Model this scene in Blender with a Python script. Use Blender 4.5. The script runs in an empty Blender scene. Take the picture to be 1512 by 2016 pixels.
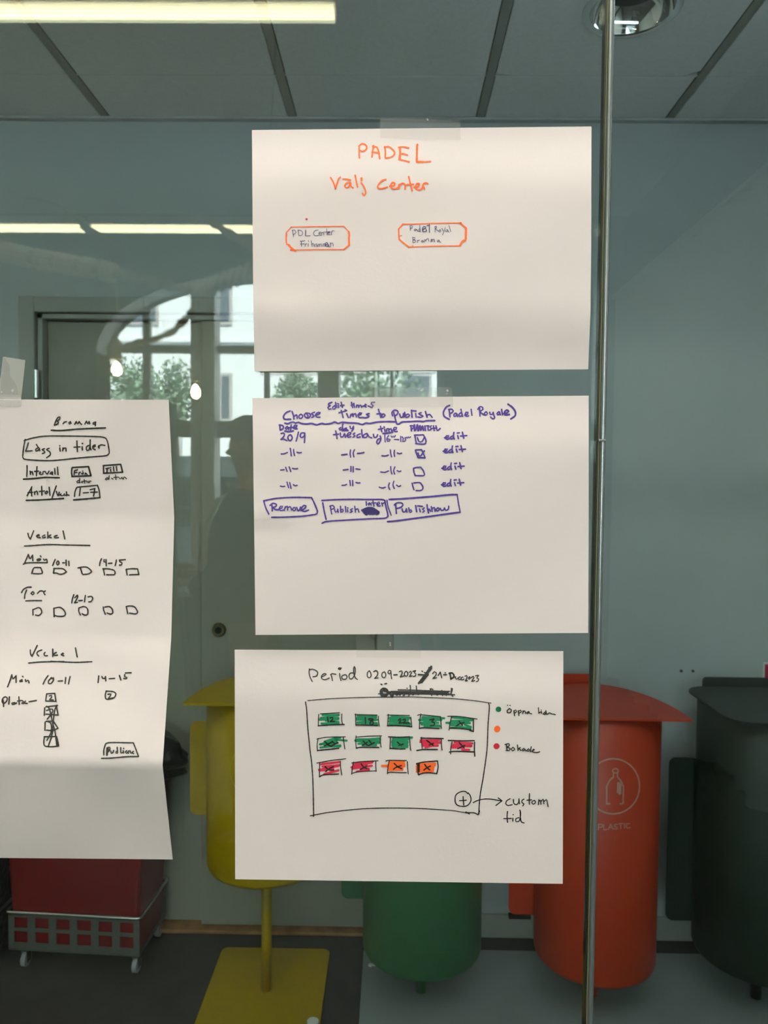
import bpy, bmesh, math, random
from math import pi, sin, cos, radians, sqrt
from mathutils import Vector, Matrix
random.seed(4)
scene = bpy.context.scene
COL = scene.collection

# ------------------------------------------------------------------ camera
FPX = 1490.0                       # focal length in pixels of the 1512 x 2016 photograph
CAM = Vector((0.0, -0.68, 1.512))
YAW, PITCH, ROLL = radians(0.736), radians(2.261), radians(0.560)
ROT = Matrix.Rotation(YAW, 3, 'Z') @ Matrix.Rotation(pi/2 - PITCH, 3, 'X') @ Matrix.Rotation(ROLL, 3, 'Z')
cd = bpy.data.cameras.new('camera')
cam = bpy.data.objects.new('camera', cd)
COL.objects.link(cam)
cam.location = CAM
cam.rotation_euler = ROT.to_euler()
cd.sensor_fit = 'VERTICAL'
cd.sensor_height = 36.0
cd.lens = FPX*36.0/2016.0
cd.clip_start = 0.02
cd.dof.use_dof = True
cd.dof.focus_distance = 0.68
cd.dof.aperture_fstop = 15.0
scene.camera = cam

# ------------------------------------------------------------------ world, sun, exposure
world = bpy.data.worlds.new('world')
scene.world = world
world.use_nodes = True
bg = world.node_tree.nodes['Background']
bg.inputs[0].default_value = (0.66, 0.83, 1.0, 1)
bg.inputs[1].default_value = 9.0
sd = bpy.data.lights.new('sun', 'SUN')
sd.energy = 58.0
sd.color = (1.0, 0.97, 0.9)
sd.angle = radians(12)
sun = bpy.data.objects.new('sun', sd)
COL.objects.link(sun)
sun.rotation_euler = Vector((-0.15, -1.0, -0.8)).to_track_quat('-Z', 'Y').to_euler()
scene.view_settings.view_transform = 'Standard'
scene.view_settings.look = 'None'
scene.view_settings.gamma = 1.0
scene.view_settings.use_curve_mapping = False
scene.view_settings.exposure = -0.15
scene.cycles.use_denoising = True
scene.cycles.use_adaptive_sampling = False
scene.cycles.max_bounces = 10
scene.cycles.diffuse_bounces = 5
scene.cycles.glossy_bounces = 5
scene.cycles.transparent_max_bounces = 16
scene.cycles.caustics_reflective = False
scene.cycles.caustics_refractive = False
scene.cycles.sample_clamp_indirect = 10.0

# ------------------------------------------------------------------ materials
def mat(name, col, rough=0.6, metal=0.0, spec=0.5, noise=None, bump=None, emit=None, coat=0.0):
    m = bpy.data.materials.new(name)
    m.use_nodes = True
    nt = m.node_tree
    b = nt.nodes['Principled BSDF']
    b.inputs['Base Color'].default_value = (*col, 1)
    b.inputs['Roughness'].default_value = rough
    b.inputs['Metallic'].default_value = metal
    b.inputs['Specular IOR Level'].default_value = spec
    b.inputs['Coat Weight'].default_value = coat
    if noise:
        scale, amt = noise
        tc = nt.nodes.new('ShaderNodeTexCoord')
        n = nt.nodes.new('ShaderNodeTexNoise'); n.inputs['Scale'].default_value = scale; n.inputs['Detail'].default_value = 4
        r = nt.nodes.new('ShaderNodeValToRGB')
        r.color_ramp.elements[0].position = 0.3; r.color_ramp.elements[1].position = 0.7
        r.color_ramp.elements[0].color = (*[c*(1-amt) for c in col], 1)
        r.color_ramp.elements[1].color = (*[min(1, c*(1+amt)) for c in col], 1)
        nt.links.new(tc.outputs['Object'], n.inputs['Vector'])
        nt.links.new(n.outputs['Fac'], r.inputs[0])
        nt.links.new(r.outputs[0], b.inputs['Base Color'])
    if bump:
        scale, st, dist = bump
        tc = nt.nodes.new('ShaderNodeTexCoord')
        n = nt.nodes.new('ShaderNodeTexNoise'); n.inputs['Scale'].default_value = scale; n.inputs['Detail'].default_value = 3
        bp = nt.nodes.new('ShaderNodeBump'); bp.inputs['Strength'].default_value = st; bp.inputs['Distance'].default_value = dist
        nt.links.new(tc.outputs['Object'], n.inputs['Vector'])
        nt.links.new(n.outputs['Fac'], bp.inputs['Height'])
        nt.links.new(bp.outputs[0], b.inputs['Normal'])
    if emit:
        c, s = emit
        b.inputs['Emission Color'].default_value = (*c, 1)
        b.inputs['Emission Strength'].default_value = s
    return m

def glass_mat(name, tint, ior=1.52, rough=0.0):
    m = bpy.data.materials.new(name)
    m.use_nodes = True
    nt = m.node_tree
    nt.nodes.remove(nt.nodes['Principled BSDF'])
    out = nt.nodes['Material Output']
    tr = nt.nodes.new('ShaderNodeBsdfTransparent'); tr.inputs[0].default_value = (*tint, 1)
    gl = nt.nodes.new('ShaderNodeBsdfGlossy'); gl.inputs['Roughness'].default_value = rough
    fr = nt.nodes.new('ShaderNodeFresnel'); fr.inputs[0].default_value = ior
    # the same reflectance on the way in and out of the pane
    geo = nt.nodes.new('ShaderNodeNewGeometry')
    mx = nt.nodes.new('ShaderNodeMix'); mx.data_type = 'FLOAT'
    mx.inputs[2].default_value = ior; mx.inputs[3].default_value = 1.0/ior
    mxi = nt.nodes.new('ShaderNodeMath'); mxi.operation = 'MULTIPLY'; mxi.inputs[1].default_value = 1.0
    nt.links.new(geo.outputs['Backfacing'], mx.inputs[0])
    inv = nt.nodes.new('ShaderNodeMix'); inv.data_type = 'FLOAT'
    inv.inputs[2].default_value = ior; inv.inputs[3].default_value = 1.0/ior
    nt.links.new(geo.outputs['Backfacing'], inv.inputs[0])
    nt.links.new(inv.outputs[0], fr.inputs[0])
    sh = nt.nodes.new('ShaderNodeMixShader')
    nt.links.new(fr.outputs[0], sh.inputs[0])
    nt.links.new(tr.outputs[0], sh.inputs[1])
    nt.links.new(gl.outputs[0], sh.inputs[2])
    nt.links.new(sh.outputs[0], out.inputs[0])
    return m

def film_mat(name, col, alpha, rough=0.35):
    m = bpy.data.materials.new(name)
    m.use_nodes = True
    nt = m.node_tree
    b = nt.nodes['Principled BSDF']
    b.inputs['Base Color'].default_value = (*col, 1)
    b.inputs['Roughness'].default_value = rough
    out = nt.nodes['Material Output']
    tr = nt.nodes.new('ShaderNodeBsdfTransparent')
    sh = nt.nodes.new('ShaderNodeMixShader'); sh.inputs[0].default_value = alpha
    nt.links.new(tr.outputs[0], sh.inputs[1])
    nt.links.new(b.outputs[0], sh.inputs[2])
    nt.links.new(sh.outputs[0], out.inputs[0])
    return m

M = {}
M['glass'] = glass_mat('partition_glass', (0.845, 0.905, 0.905))
M['window_glass'] = glass_mat('window_glass', (0.97, 0.99, 0.98), 1.2)
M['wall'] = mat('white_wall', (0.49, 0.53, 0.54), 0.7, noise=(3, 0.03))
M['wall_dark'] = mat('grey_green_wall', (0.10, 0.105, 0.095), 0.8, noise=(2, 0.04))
M['wall_room'] = mat('room_wall', (0.74, 0.74, 0.71), 0.8, noise=(2, 0.04))
M['door'] = mat('door_paint', (0.33, 0.32, 0.265), 0.45)
M['frame'] = mat('frame_paint', (0.40, 0.41, 0.38), 0.45)
M['floor'] = mat('dark_vinyl', (0.055, 0.050, 0.047), 0.55, noise=(12, 0.15))
M['floor_room'] = mat('room_floor', (0.03, 0.025, 0.022), 0.6, noise=(6, 0.2))
M['wood'] = mat('threshold_oak', (0.36, 0.17, 0.06), 0.5, noise=(20, 0.25))
M['tile'] = mat('ceiling_tile', (0.90, 0.90, 0.90), 0.9, noise=(90, 0.04))
M['grid'] = mat('ceiling_grid', (0.34, 0.34, 0.29), 0.6)
M['tile_edge'] = mat('tile_edge', (0.85, 0.85, 0.83), 0.6)
M['cornice'] = mat('cornice_paint', (0.5, 0.52, 0.53), 0.6)
M['chrome'] = mat('chrome', (0.85, 0.85, 0.85), 0.06, 1.0)
M['steel'] = mat('brushed_steel', (0.62, 0.63, 0.62), 0.3, 1.0)
M['profile'] = mat('joint_profile', (0.20, 0.24, 0.25), 0.25, 0.6)
M['seal'] = mat('black_sealant', (0.012, 0.012, 0.010), 0.4)
M['edge'] = mat('polished_glass_edge', (0.16, 0.17, 0.08), 0.12, 0.0, coat=0.5)
M['paper'] = mat('paper', (0.635, 0.600, 0.605), 0.85, spec=0.2, bump=(260, 0.25, 0.0004))
M['black'] = mat('black_ink', (0.006, 0.006, 0.007), 0.5)
M['violet'] = mat('violet_ink', (0.045, 0.012, 0.25), 0.5)
M['navy'] = mat('dark_violet_ink', (0.012, 0.004, 0.14), 0.5)
M['pen'] = mat('ballpoint_ink', (0.06, 0.055, 0.17), 0.5)
M['orange'] = mat('orange_marker', (0.88, 0.13, 0.012), 0.6)
M['green'] = mat('green_marker', (0.0, 0.22, 0.09), 0.6)
M['red'] = mat('red_marker', (0.60, 0.015, 0.055), 0.6)
M['tape'] = film_mat('adhesive_tape', (0.50, 0.52, 0.50), 0.12)
M['tape_wet'] = film_mat('adhered_tape', (0.30, 0.29, 0.27), 0.30)
M['tape_loose'] = film_mat('loose_tape', (0.60, 0.59, 0.57), 0.40)
M['tape_faint'] = film_mat('faint_tape', (0.45, 0.45, 0.42), 0.07)
M['bubble'] = film_mat('trapped_air', (0.85, 0.85, 0.83), 0.35)
M['bin_yellow'] = mat('yellow_lacquer', (0.45, 0.29, 0.0), 0.42)
M['bin_green'] = mat('green_lacquer', (0.03, 0.135, 0.05), 0.42)
M['bin_orange'] = mat('orange_lacquer', (0.52, 0.042, 0.010), 0.42)
M['bin_dark'] = mat('dark_green_lacquer', (0.007, 0.018, 0.012), 0.5)
M['print_pale'] = mat('pale_print', (0.62, 0.34, 0.28), 0.6)
M['print_yellow'] = mat('pale_yellow_print', (0.58, 0.42, 0.03), 0.6)
M['plate'] = mat('grey_blue_plate', (0.27, 0.31, 0.32), 0.5, noise=(8, 0.06))
M['red_plastic'] = mat('red_plastic', (0.17, 0.0005, 0.001), 0.4)
M['grey_metal'] = mat('grey_powder_coat', (0.12, 0.13, 0.115), 0.5, 0.3)
M['rubber'] = mat('grey_rubber', (0.30, 0.30, 0.32), 0.6)
M['bag'] = mat('black_plastic_film', (0.006, 0.006, 0.007), 0.28, bump=(18, 0.6, 0.02))
M['brass'] = mat('aged_brass', (0.22, 0.17, 0.10), 0.35, 1.0)
M['hole'] = mat('dark_slot', (0.01, 0.01, 0.01), 0.8)
M['sign_red'] = mat('sign_red', (0.45, 0.01, 0.05), 0.4)
M['sign_white'] = mat('sign_white', (0.8, 0.8, 0.8), 0.4)
M['tube'] = mat('fluorescent_tube', (1, 1, 0.9), 0.4, emit=((1.0, 0.91, 0.56), 18.0))
M['added_panel'] = mat('added_diffuser', (1, 1, 1), 0.4, emit=((1.0, 0.90, 0.80), 10.5))
M['added_panel_back'] = mat('added_diffuser_back', (1, 1, 1), 0.4, emit=((1.0, 0.90, 0.78), 26.0))
M['unseen_cool_tube'] = mat('unseen_cool_tube', (1, 1, 1), 0.4, emit=((0.80, 0.92, 1.0), 8.0))
M['unseen_warm_tube'] = mat('unseen_warm_tube', (1, 1, 1), 0.4, emit=((1.0, 0.86, 0.66), 14.0))
M['fixture'] = mat('fixture_metal', (0.7, 0.7, 0.66), 0.35, 0.2)
M['filament'] = mat('glowing_filament', (1, 0.8, 0.5), 0.5, emit=((1.0, 0.82, 0.42), 200.0))
M['bulb_glass'] = glass_mat('bulb_glass', (0.97, 0.95, 0.88), 1.25)
M['socket'] = mat('ceramic_socket', (0.85, 0.80, 0.66), 0.4)
M['bark'] = mat('driftwood_bark', (0.36, 0.29, 0.19), 0.8, noise=(30, 0.3))
M['rope'] = mat('cotton_rope', (0.93, 0.88, 0.74), 0.9, noise=(60, 0.1))
M['curtain'] = mat('white_curtain', (0.92, 0.93, 0.92), 0.9)
M['raft'] = mat('acoustic_raft', (0.90, 0.88, 0.84), 0.9)
M['ceil_room'] = mat('room_ceiling', (0.70, 0.76, 0.80), 0.9)
M['win_frame'] = mat('window_frame_paint', (0.38, 0.36, 0.31), 0.5)
M['reveal'] = mat('reveal_plaster', (0.92, 0.90, 0.90), 0.8)
M['cable'] = mat('black_cable', (0.02, 0.02, 0.02), 0.6)
M['pillar'] = mat('pillar_paint', (0.85, 0.83, 0.77), 0.6)
M['eye'] = mat('eye', (0.10, 0.07, 0.05), 0.3)
M['sill'] = mat('sill_board', (0.75, 0.76, 0.74), 0.4)
M['facade'] = mat('white_render', (0.78, 0.80, 0.79), 0.9, noise=(1, 0.02))
M['facade_pane'] = mat('facade_glass', (0.10, 0.12, 0.15), 0.15)
M['facade_frame'] = mat('facade_frame', (0.42, 0.40, 0.38), 0.6)
M['leaf'] = mat('leaf_green', (0.20, 0.30, 0.20), 0.6, noise=(4, 0.4))
M['trunk'] = mat('tree_bark', (0.12, 0.09, 0.06), 0.9)
M['street'] = mat('street_asphalt', (0.45, 0.46, 0.47), 0.9, noise=(5, 0.1))
M['van'] = mat('pale_blue_paint', (0.62, 0.70, 0.76), 0.3)
M['skin'] = mat('skin', (0.52, 0.28, 0.20), 0.55)
M['hair'] = mat('brown_hair', (0.055, 0.035, 0.02), 0.6)
M['jacket'] = mat('dark_jacket', (0.018, 0.02, 0.022), 0.8)
M['trousers'] = mat('black_trousers', (0.012, 0.012, 0.014), 0.8)
M['lanyard'] = mat('pale_strap', (0.80, 0.78, 0.68), 0.7)
M['cup'] = mat('red_cup', (0.45, 0.12, 0.06), 0.4)

# ------------------------------------------------------------------ helpers
def at(px, py, Y=None, Z=None, X=None):
    """world point seen at photograph pixel (px, py) on the plane Y=.. or Z=.. or X=.."""
    d = ROT @ Vector(((px-756)/FPX, -(py-1008)/FPX, -1.0))
    if Y is not None: t = (Y-CAM.y)/d.y
    elif Z is not None: t = (Z-CAM.z)/d.z
    else: t = (X-CAM.x)/d.x
    return CAM + d*t

def seen(px, py, D):
    """a point of the camera's own room whose reflection in the glass (y=0) shows at (px, py); D metres from the lens plane"""
    p = at(px, py, Y=D-0.68)
    return Vector((p.x, -p.y, p.z))

def put(name, bm, m, parent=None, smooth=False):
    me = bpy.data.meshes.new(name)
    bm.normal_update()
    bm.to_mesh(me); bm.free()
    for mm in (m if isinstance(m, (list, tuple)) else [m]):
        me.materials.append(M[mm] if isinstance(mm, str) else mm)
    if smooth:
        for p in me.polygons: p.use_smooth = True
    o = bpy.data.objects.new(name, me)
    COL.objects.link(o)
    if parent is not None: o.parent = parent
    return o

def tag(o, label, cat, group=None, kind=None):
    o['label'] = label; o['category'] = cat
    if group: o['group'] = group
    if kind: o['kind'] = kind
    return o

def empty(name, loc=(0, 0, 0), rz=0.0):
    o = bpy.data.objects.new(name, None)
    COL.objects.link(o)
    o.location = loc; o.rotation_euler = (0, 0, rz); o.empty_display_size = 0.05
    return o

def struct(name, bm, m, parent=None, smooth=False):
    o = put(name, bm, m, parent, smooth)
    if parent is None: o['kind'] = 'structure'
    return o

def box(bm, x0, x1, y0, y1, z0, z1, bev=0.0, mi=0):
    r = bmesh.ops.create_cube(bm, size=1.0)
    vs = r['verts']
    for v in vs:
        v.co = Vector(((x0+x1)/2 + v.co.x*(x1-x0), (y0+y1)/2 + v.co.y*(y1-y0), (z0+z1)/2 + v.co.z*(z1-z0)))
    fs = set(f for v in vs for f in v.link_faces)
    for f in fs: f.material_index = mi
    if bev > 0:
        es = list(set(e for v in vs for e in v.link_edges))
        bmesh.ops.bevel(bm, geom=es, offset=bev, segments=2, affect='EDGES', profile=0.5)
    return bm

def B(*a, **k):
    return box(bmesh.new(), *a, **k)

def prism(bm, pts, axis, a0, a1):
    """closed 2-D outline pts extruded along an axis: 'Z' pts=(x,y); 'Y' pts=(x,z); 'X' pts=(y,z)"""
    def P(u, v, w):
        return (u, v, w) if axis == 'Z' else ((u, w, v) if axis == 'Y' else (w, u, v))
    a = [bm.verts.new(P(u, v, a0)) for u, v in pts]
    b = [bm.verts.new(P(u, v, a1)) for u, v in pts]
    n = len(pts)
    bm.faces.new(a[::-1]); bm.faces.new(b)
    for i in range(n): bm.faces.new((a[i], a[(i+1) % n], b[(i+1) % n], b[i]))
    bmesh.ops.recalc_face_normals(bm, faces=bm.faces)
    return bm

def cyl(bm, p0, p1, r0, r1=None, n=24):
    r1 = r0 if r1 is None else r1
    p0, p1 = Vector(p0), Vector(p1)
    q = (p1-p0).to_track_quat('Z', 'Y')
    m = Matrix.Translation((p0+p1)/2) @ q.to_matrix().to_4x4()
    bmesh.ops.create_cone(bm, cap_ends=True, segments=n, radius1=r0, radius2=r1, depth=(p1-p0).length, matrix=m)
    return bm

def spin(bm, prof, cx, cy, n=40, cap=False):
    rings = []
    for r, z in prof:
        rings.append([bm.verts.new((cx+r*cos(2*pi*i/n), cy+r*sin(2*pi*i/n), z)) for i in range(n)])
    for a, b in zip(rings, rings[1:]):
        for i in range(n): bm.faces.new((a[i], a[(i+1) % n], b[(i+1) % n], b[i]))
    if cap:
        bm.faces.new(rings[0][::-1]); bm.faces.new(rings[-1])
    return bm

def tube(bm, pts, rad, n=8, wob=0.0, closed_ends=True):
    pts = [Vector(p) for p in pts]
    rr = rad if isinstance(rad, (list, tuple)) else [rad]*len(pts)
    rings = []
    up = Vector((0.13, 0.31, 0.94))
    for i, p in enumerate(pts):
        t = (pts[min(i+1, len(pts)-1)] - pts[max(i-1, 0)]).normalized()
        s = t.cross(up)
        if s.length < 1e-3: s = t.cross(Vector((1, 0, 0)))
        s.normalize(); u = s.cross(t)
        rings.append([bm.verts.new(p + (s*cos(2*pi*k/n) + u*sin(2*pi*k/n))*rr[i]*(1+random.uniform(-wob, wob))) for k in range(n)])
    for a, b in zip(rings, rings[1:]):
        for i in range(n): bm.faces.new((a[i], a[(i+1) % n], b[(i+1) % n], b[i]))
    if closed_ends:
        bm.faces.new(rings[0][::-1]); bm.faces.new(rings[-1])
    return bm

def rrect(x0, x1, y0, y1, r, n=6):
    out = []
    for cx, cy, a in ((x1-r, y1-r, 0), (x0+r, y1-r, 90), (x0+r, y0+r, 180), (x1-r, y0+r, 270)):
        for k in range(n+1):
            t = radians(a + 90*k/n)
            out.append((cx+r*cos(t), cy+r*sin(t)))
    return out

def smooth_path(pts, step):
    if len(pts) == 2:
        return pts
    closed = (Vector(pts[0])-Vector(pts[-1])).length < 0.6
    out = []
    n = len(pts)
    for i in range(n-1):
        p1, p2 = Vector(pts[i]), Vector(pts[i+1])
        p0 = Vector(pts[i-1]) if i > 0 else (Vector(pts[n-2]) if closed else p1*2-p2)
        p3 = Vector(pts[i+2]) if i+2 < n else (Vector(pts[1]) if closed else p2*2-p1)
        k = max(1, int((p2-p1).length/step))
        for j in range(k):
            t = j/k
            out.append(tuple(0.5*((2*p1) + (p2-p0)*t + (2*p0-5*p1+4*p2-p3)*t*t + (3*p1-p0-3*p2+p3)*t**3)))
    out.append(tuple(pts[-1]))
    return out

def strokes(groups, place, lift=0.0, parent=None, name='handwriting', step=2.2):
    """pen strokes as flat ribbons with round ends, laid on a surface by place(px, py, lift)"""
    bm = bmesh.new()
    used = []
    rnd = random.Random(7)
    for ox, oy, sc, w, colr, txt in groups:
        if colr not in used: used.append(colr)
        mi = used.index(colr)
        for s in txt.replace('\n', ';').split(';'):
            v = [float(a) for a in s.split()]
            if len(v) < 4: continue
            pts = [(ox+v[i]/sc, oy+v[i+1]/sc) for i in range(0, len(v)-1, 2)]
            pts = smooth_path(pts, step)
            h = w*(0.585 if w < 4 else 0.5)
            L = []; R = []
            for i, p in enumerate(pts):
                a = Vector(pts[max(i-1, 0)]); b = Vector(pts[min(i+1, len(pts)-1)])
                t = (b-a)
                t = t.normalized() if t.length > 1e-6 else Vector((1, 0))
                nrm = Vector((-t.y, t.x))
                hh = h*(1+rnd.uniform(-0.10, 0.10))
                L.append(bm.verts.new(place(p[0]+nrm.x*hh, p[1]+nrm.y*hh, lift)))
                R.append(bm.verts.new(place(p[0]-nrm.x*hh, p[1]-nrm.y*hh, lift)))
            for i in range(len(pts)-1):
                f = bm.faces.new((L[i], L[i+1], R[i+1], R[i])); f.material_index = mi
            for e in (pts[0], pts[-1]):
                ring = [bm.verts.new(place(e[0]+h*cos(2*pi*k/10), e[1]+h*sin(2*pi*k/10), lift)) for k in range(10)]
                f = bm.faces.new(ring); f.material_index = mi
    return put(name, bm, used, parent)
# ---- handwriting: pen strokes (crop origin, crop scale, pen width, strokes as x y pairs) ----
INK1 = [
(640,270,6,2.7,'orange',"""405 245 403 180 402 105; 400 105 435 78 475 88 493 120 478 152 440 168 408 155
553 235 562 170 574 100; 570 118 605 115 630 160 645 255; 555 178 595 180 640 190
705 112 712 170 710 240; 700 120 750 112 790 140 822 180 805 220 765 240 712 248
868 122 920 115 988 128; 890 195 930 198 972 210; 876 262 930 275 994 291
65 477 100 540 121 608; 121 608 140 550 160 490 180 473; 213 496 255 497 300 506
300 535 260 540 232 570 245 598 275 590 300 545; 302 540 305 580 330 600; 355 450 368 520 383 590
428 540 460 590 480 650 460 692 443 665
718 500 670 515 625 570 625 600 670 608 735 590; 762 577 810 575 825 545 795 535 778 565 785 600 830 612 865 590
872 610 873 560; 873 590 890 555 925 545 945 570 945 615; 988 465 1005 540 1030 632; 960 562 1045 557
1050 590 1105 580 1115 550 1085 548 1070 585 1085 618 1130 620 1150 590; 1155 565 1175 612; 1152 575 1165 550 1190 540 1215 552"""),
(640,270,6,3.6,'orange',"885 120 887 190 880 262; 1087 110 1085 180 1083 290; 1090 88 1088 110; 1083 290 1160 293; 430 485 431 510; 568 105 570 130"),
(640,270,6,2.4,'orange',"1160 293 1245 287"),
(550,420,8,4,'red',"425 92 432 92"),
(550,420,8,1.7,'orange',"180 215 600 208 1015 202; 1010 568 600 570 175 578; 110 300 180 220; 1015 202 1090 285"),
(550,420,8,2.5,'orange',"1098 500 1015 568; 110 310 108 430 120 488; 180 578 215 580"),
(550,420,8,3.4,'orange',"1093 290 1100 340 1096 400 1098 500"),
(550,420,8,4.2,'orange',"250 592 190 548 145 495"),
(550,420,8,1.05,'pen',"""205 265 212 310 222 365; 200 270 235 262 262 295 240 325 212 335; 295 265 308 350; 290 265 340 270 368 310 350 345 308 352
412 262 412 355; 412 355 485 352; 612 262 560 275 538 315 560 350 620 345; 622 320 650 310 650 290 630 295 625 335 655 345
665 345 668 300; 668 310 690 295 700 340; 745 245 752 340; 700 295 790 288; 765 310 800 300 795 285 770 290 765 330 800 335
820 340 822 285; 822 300 840 270 862 280; 345 440 350 520; 325 438 400 432; 330 485 395 478; 405 520 408 480; 408 490 430 475
455 520 455 475; 455 430 462 445; 500 430 515 525; 512 490 535 470 548 525; 590 480 560 490 558 515 580 520 595 490 600 525
610 520 612 490 630 480 640 520; 640 490 660 480 670 520; 690 520 692 480; 692 490 712 475 718 520
800 530 805 460; 805 480 840 465 850 515"""),
(550,420,8,1.6,'pen',"725 500 760 480 750 455 725 470 725 510 755 520 775 500; 755 470 780 520; 765 300 798 295; 415 270 412 345"),
(750,420,8,1.9,'orange',"345 168 430 170 800 158 1260 150; 1245 510 900 515 440 530; 500 505 503 530"),
(750,420,8,2.6,'orange',"1250 155 1345 235; 440 530 360 470 290 410; 288 410 280 330 280 245; 280 245 345 170"),
(750,420,8,3.6,'orange',"1340 240 1338 320 1335 405; 1330 425 1285 440 1245 508; 1250 152 1262 158"),
(750,420,8,1,'orange',"290 355 330 345"),
(750,420,8,1.05,'pen',"""458 195 462 270; 460 200 480 188 500 210 490 228 462 235; 545 245 522 262 535 280 560 250; 562 250 580 280
595 250 590 285 615 285; 612 190 618 285; 850 205 852 300; 848 210 875 200 880 225 852 240; 858 245 915 285
930 255 912 280 925 300 945 280 932 255; 960 235 980 275; 1015 225 990 290 970 340; 1050 255 1020 265 1020 290 1045 285 1050 255 1065 295
1070 190 1100 285; 500 375 505 460; 500 378 535 380 530 410 505 415; 505 415 545 425 540 455 510 462; 572 462 574 425; 574 435 605 420
650 425 632 445 650 460 668 440 650 425; 680 455 684 415 700 415 705 440; 705 425 730 400 745 395 755 440
785 450 792 405; 792 420 815 405 815 445; 818 415 838 405 845 450; 905 420 882 440 895 455 920 430; 915 420 925 450 945 455"""),
(750,420,8,1.6,'pen',"650 250 690 240 710 215 680 205 655 225 655 275 690 290 720 275; 665 260 700 230 715 270; 725 195 765 190; 762 170 765 300; 612 230 616 285; 795 410 792 445"),
]
EDIT = """1035 170 1075 165 1085 145 1060 145 1045 175 1065 190 1090 180; 1130 150 1102 165 1110 188 1135 175; 1145 108 1140 150 1150 185
1190 145 1200 180; 1185 115 1210 112; 1245 105 1262 175; 1225 150 1298 145"""
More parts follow.
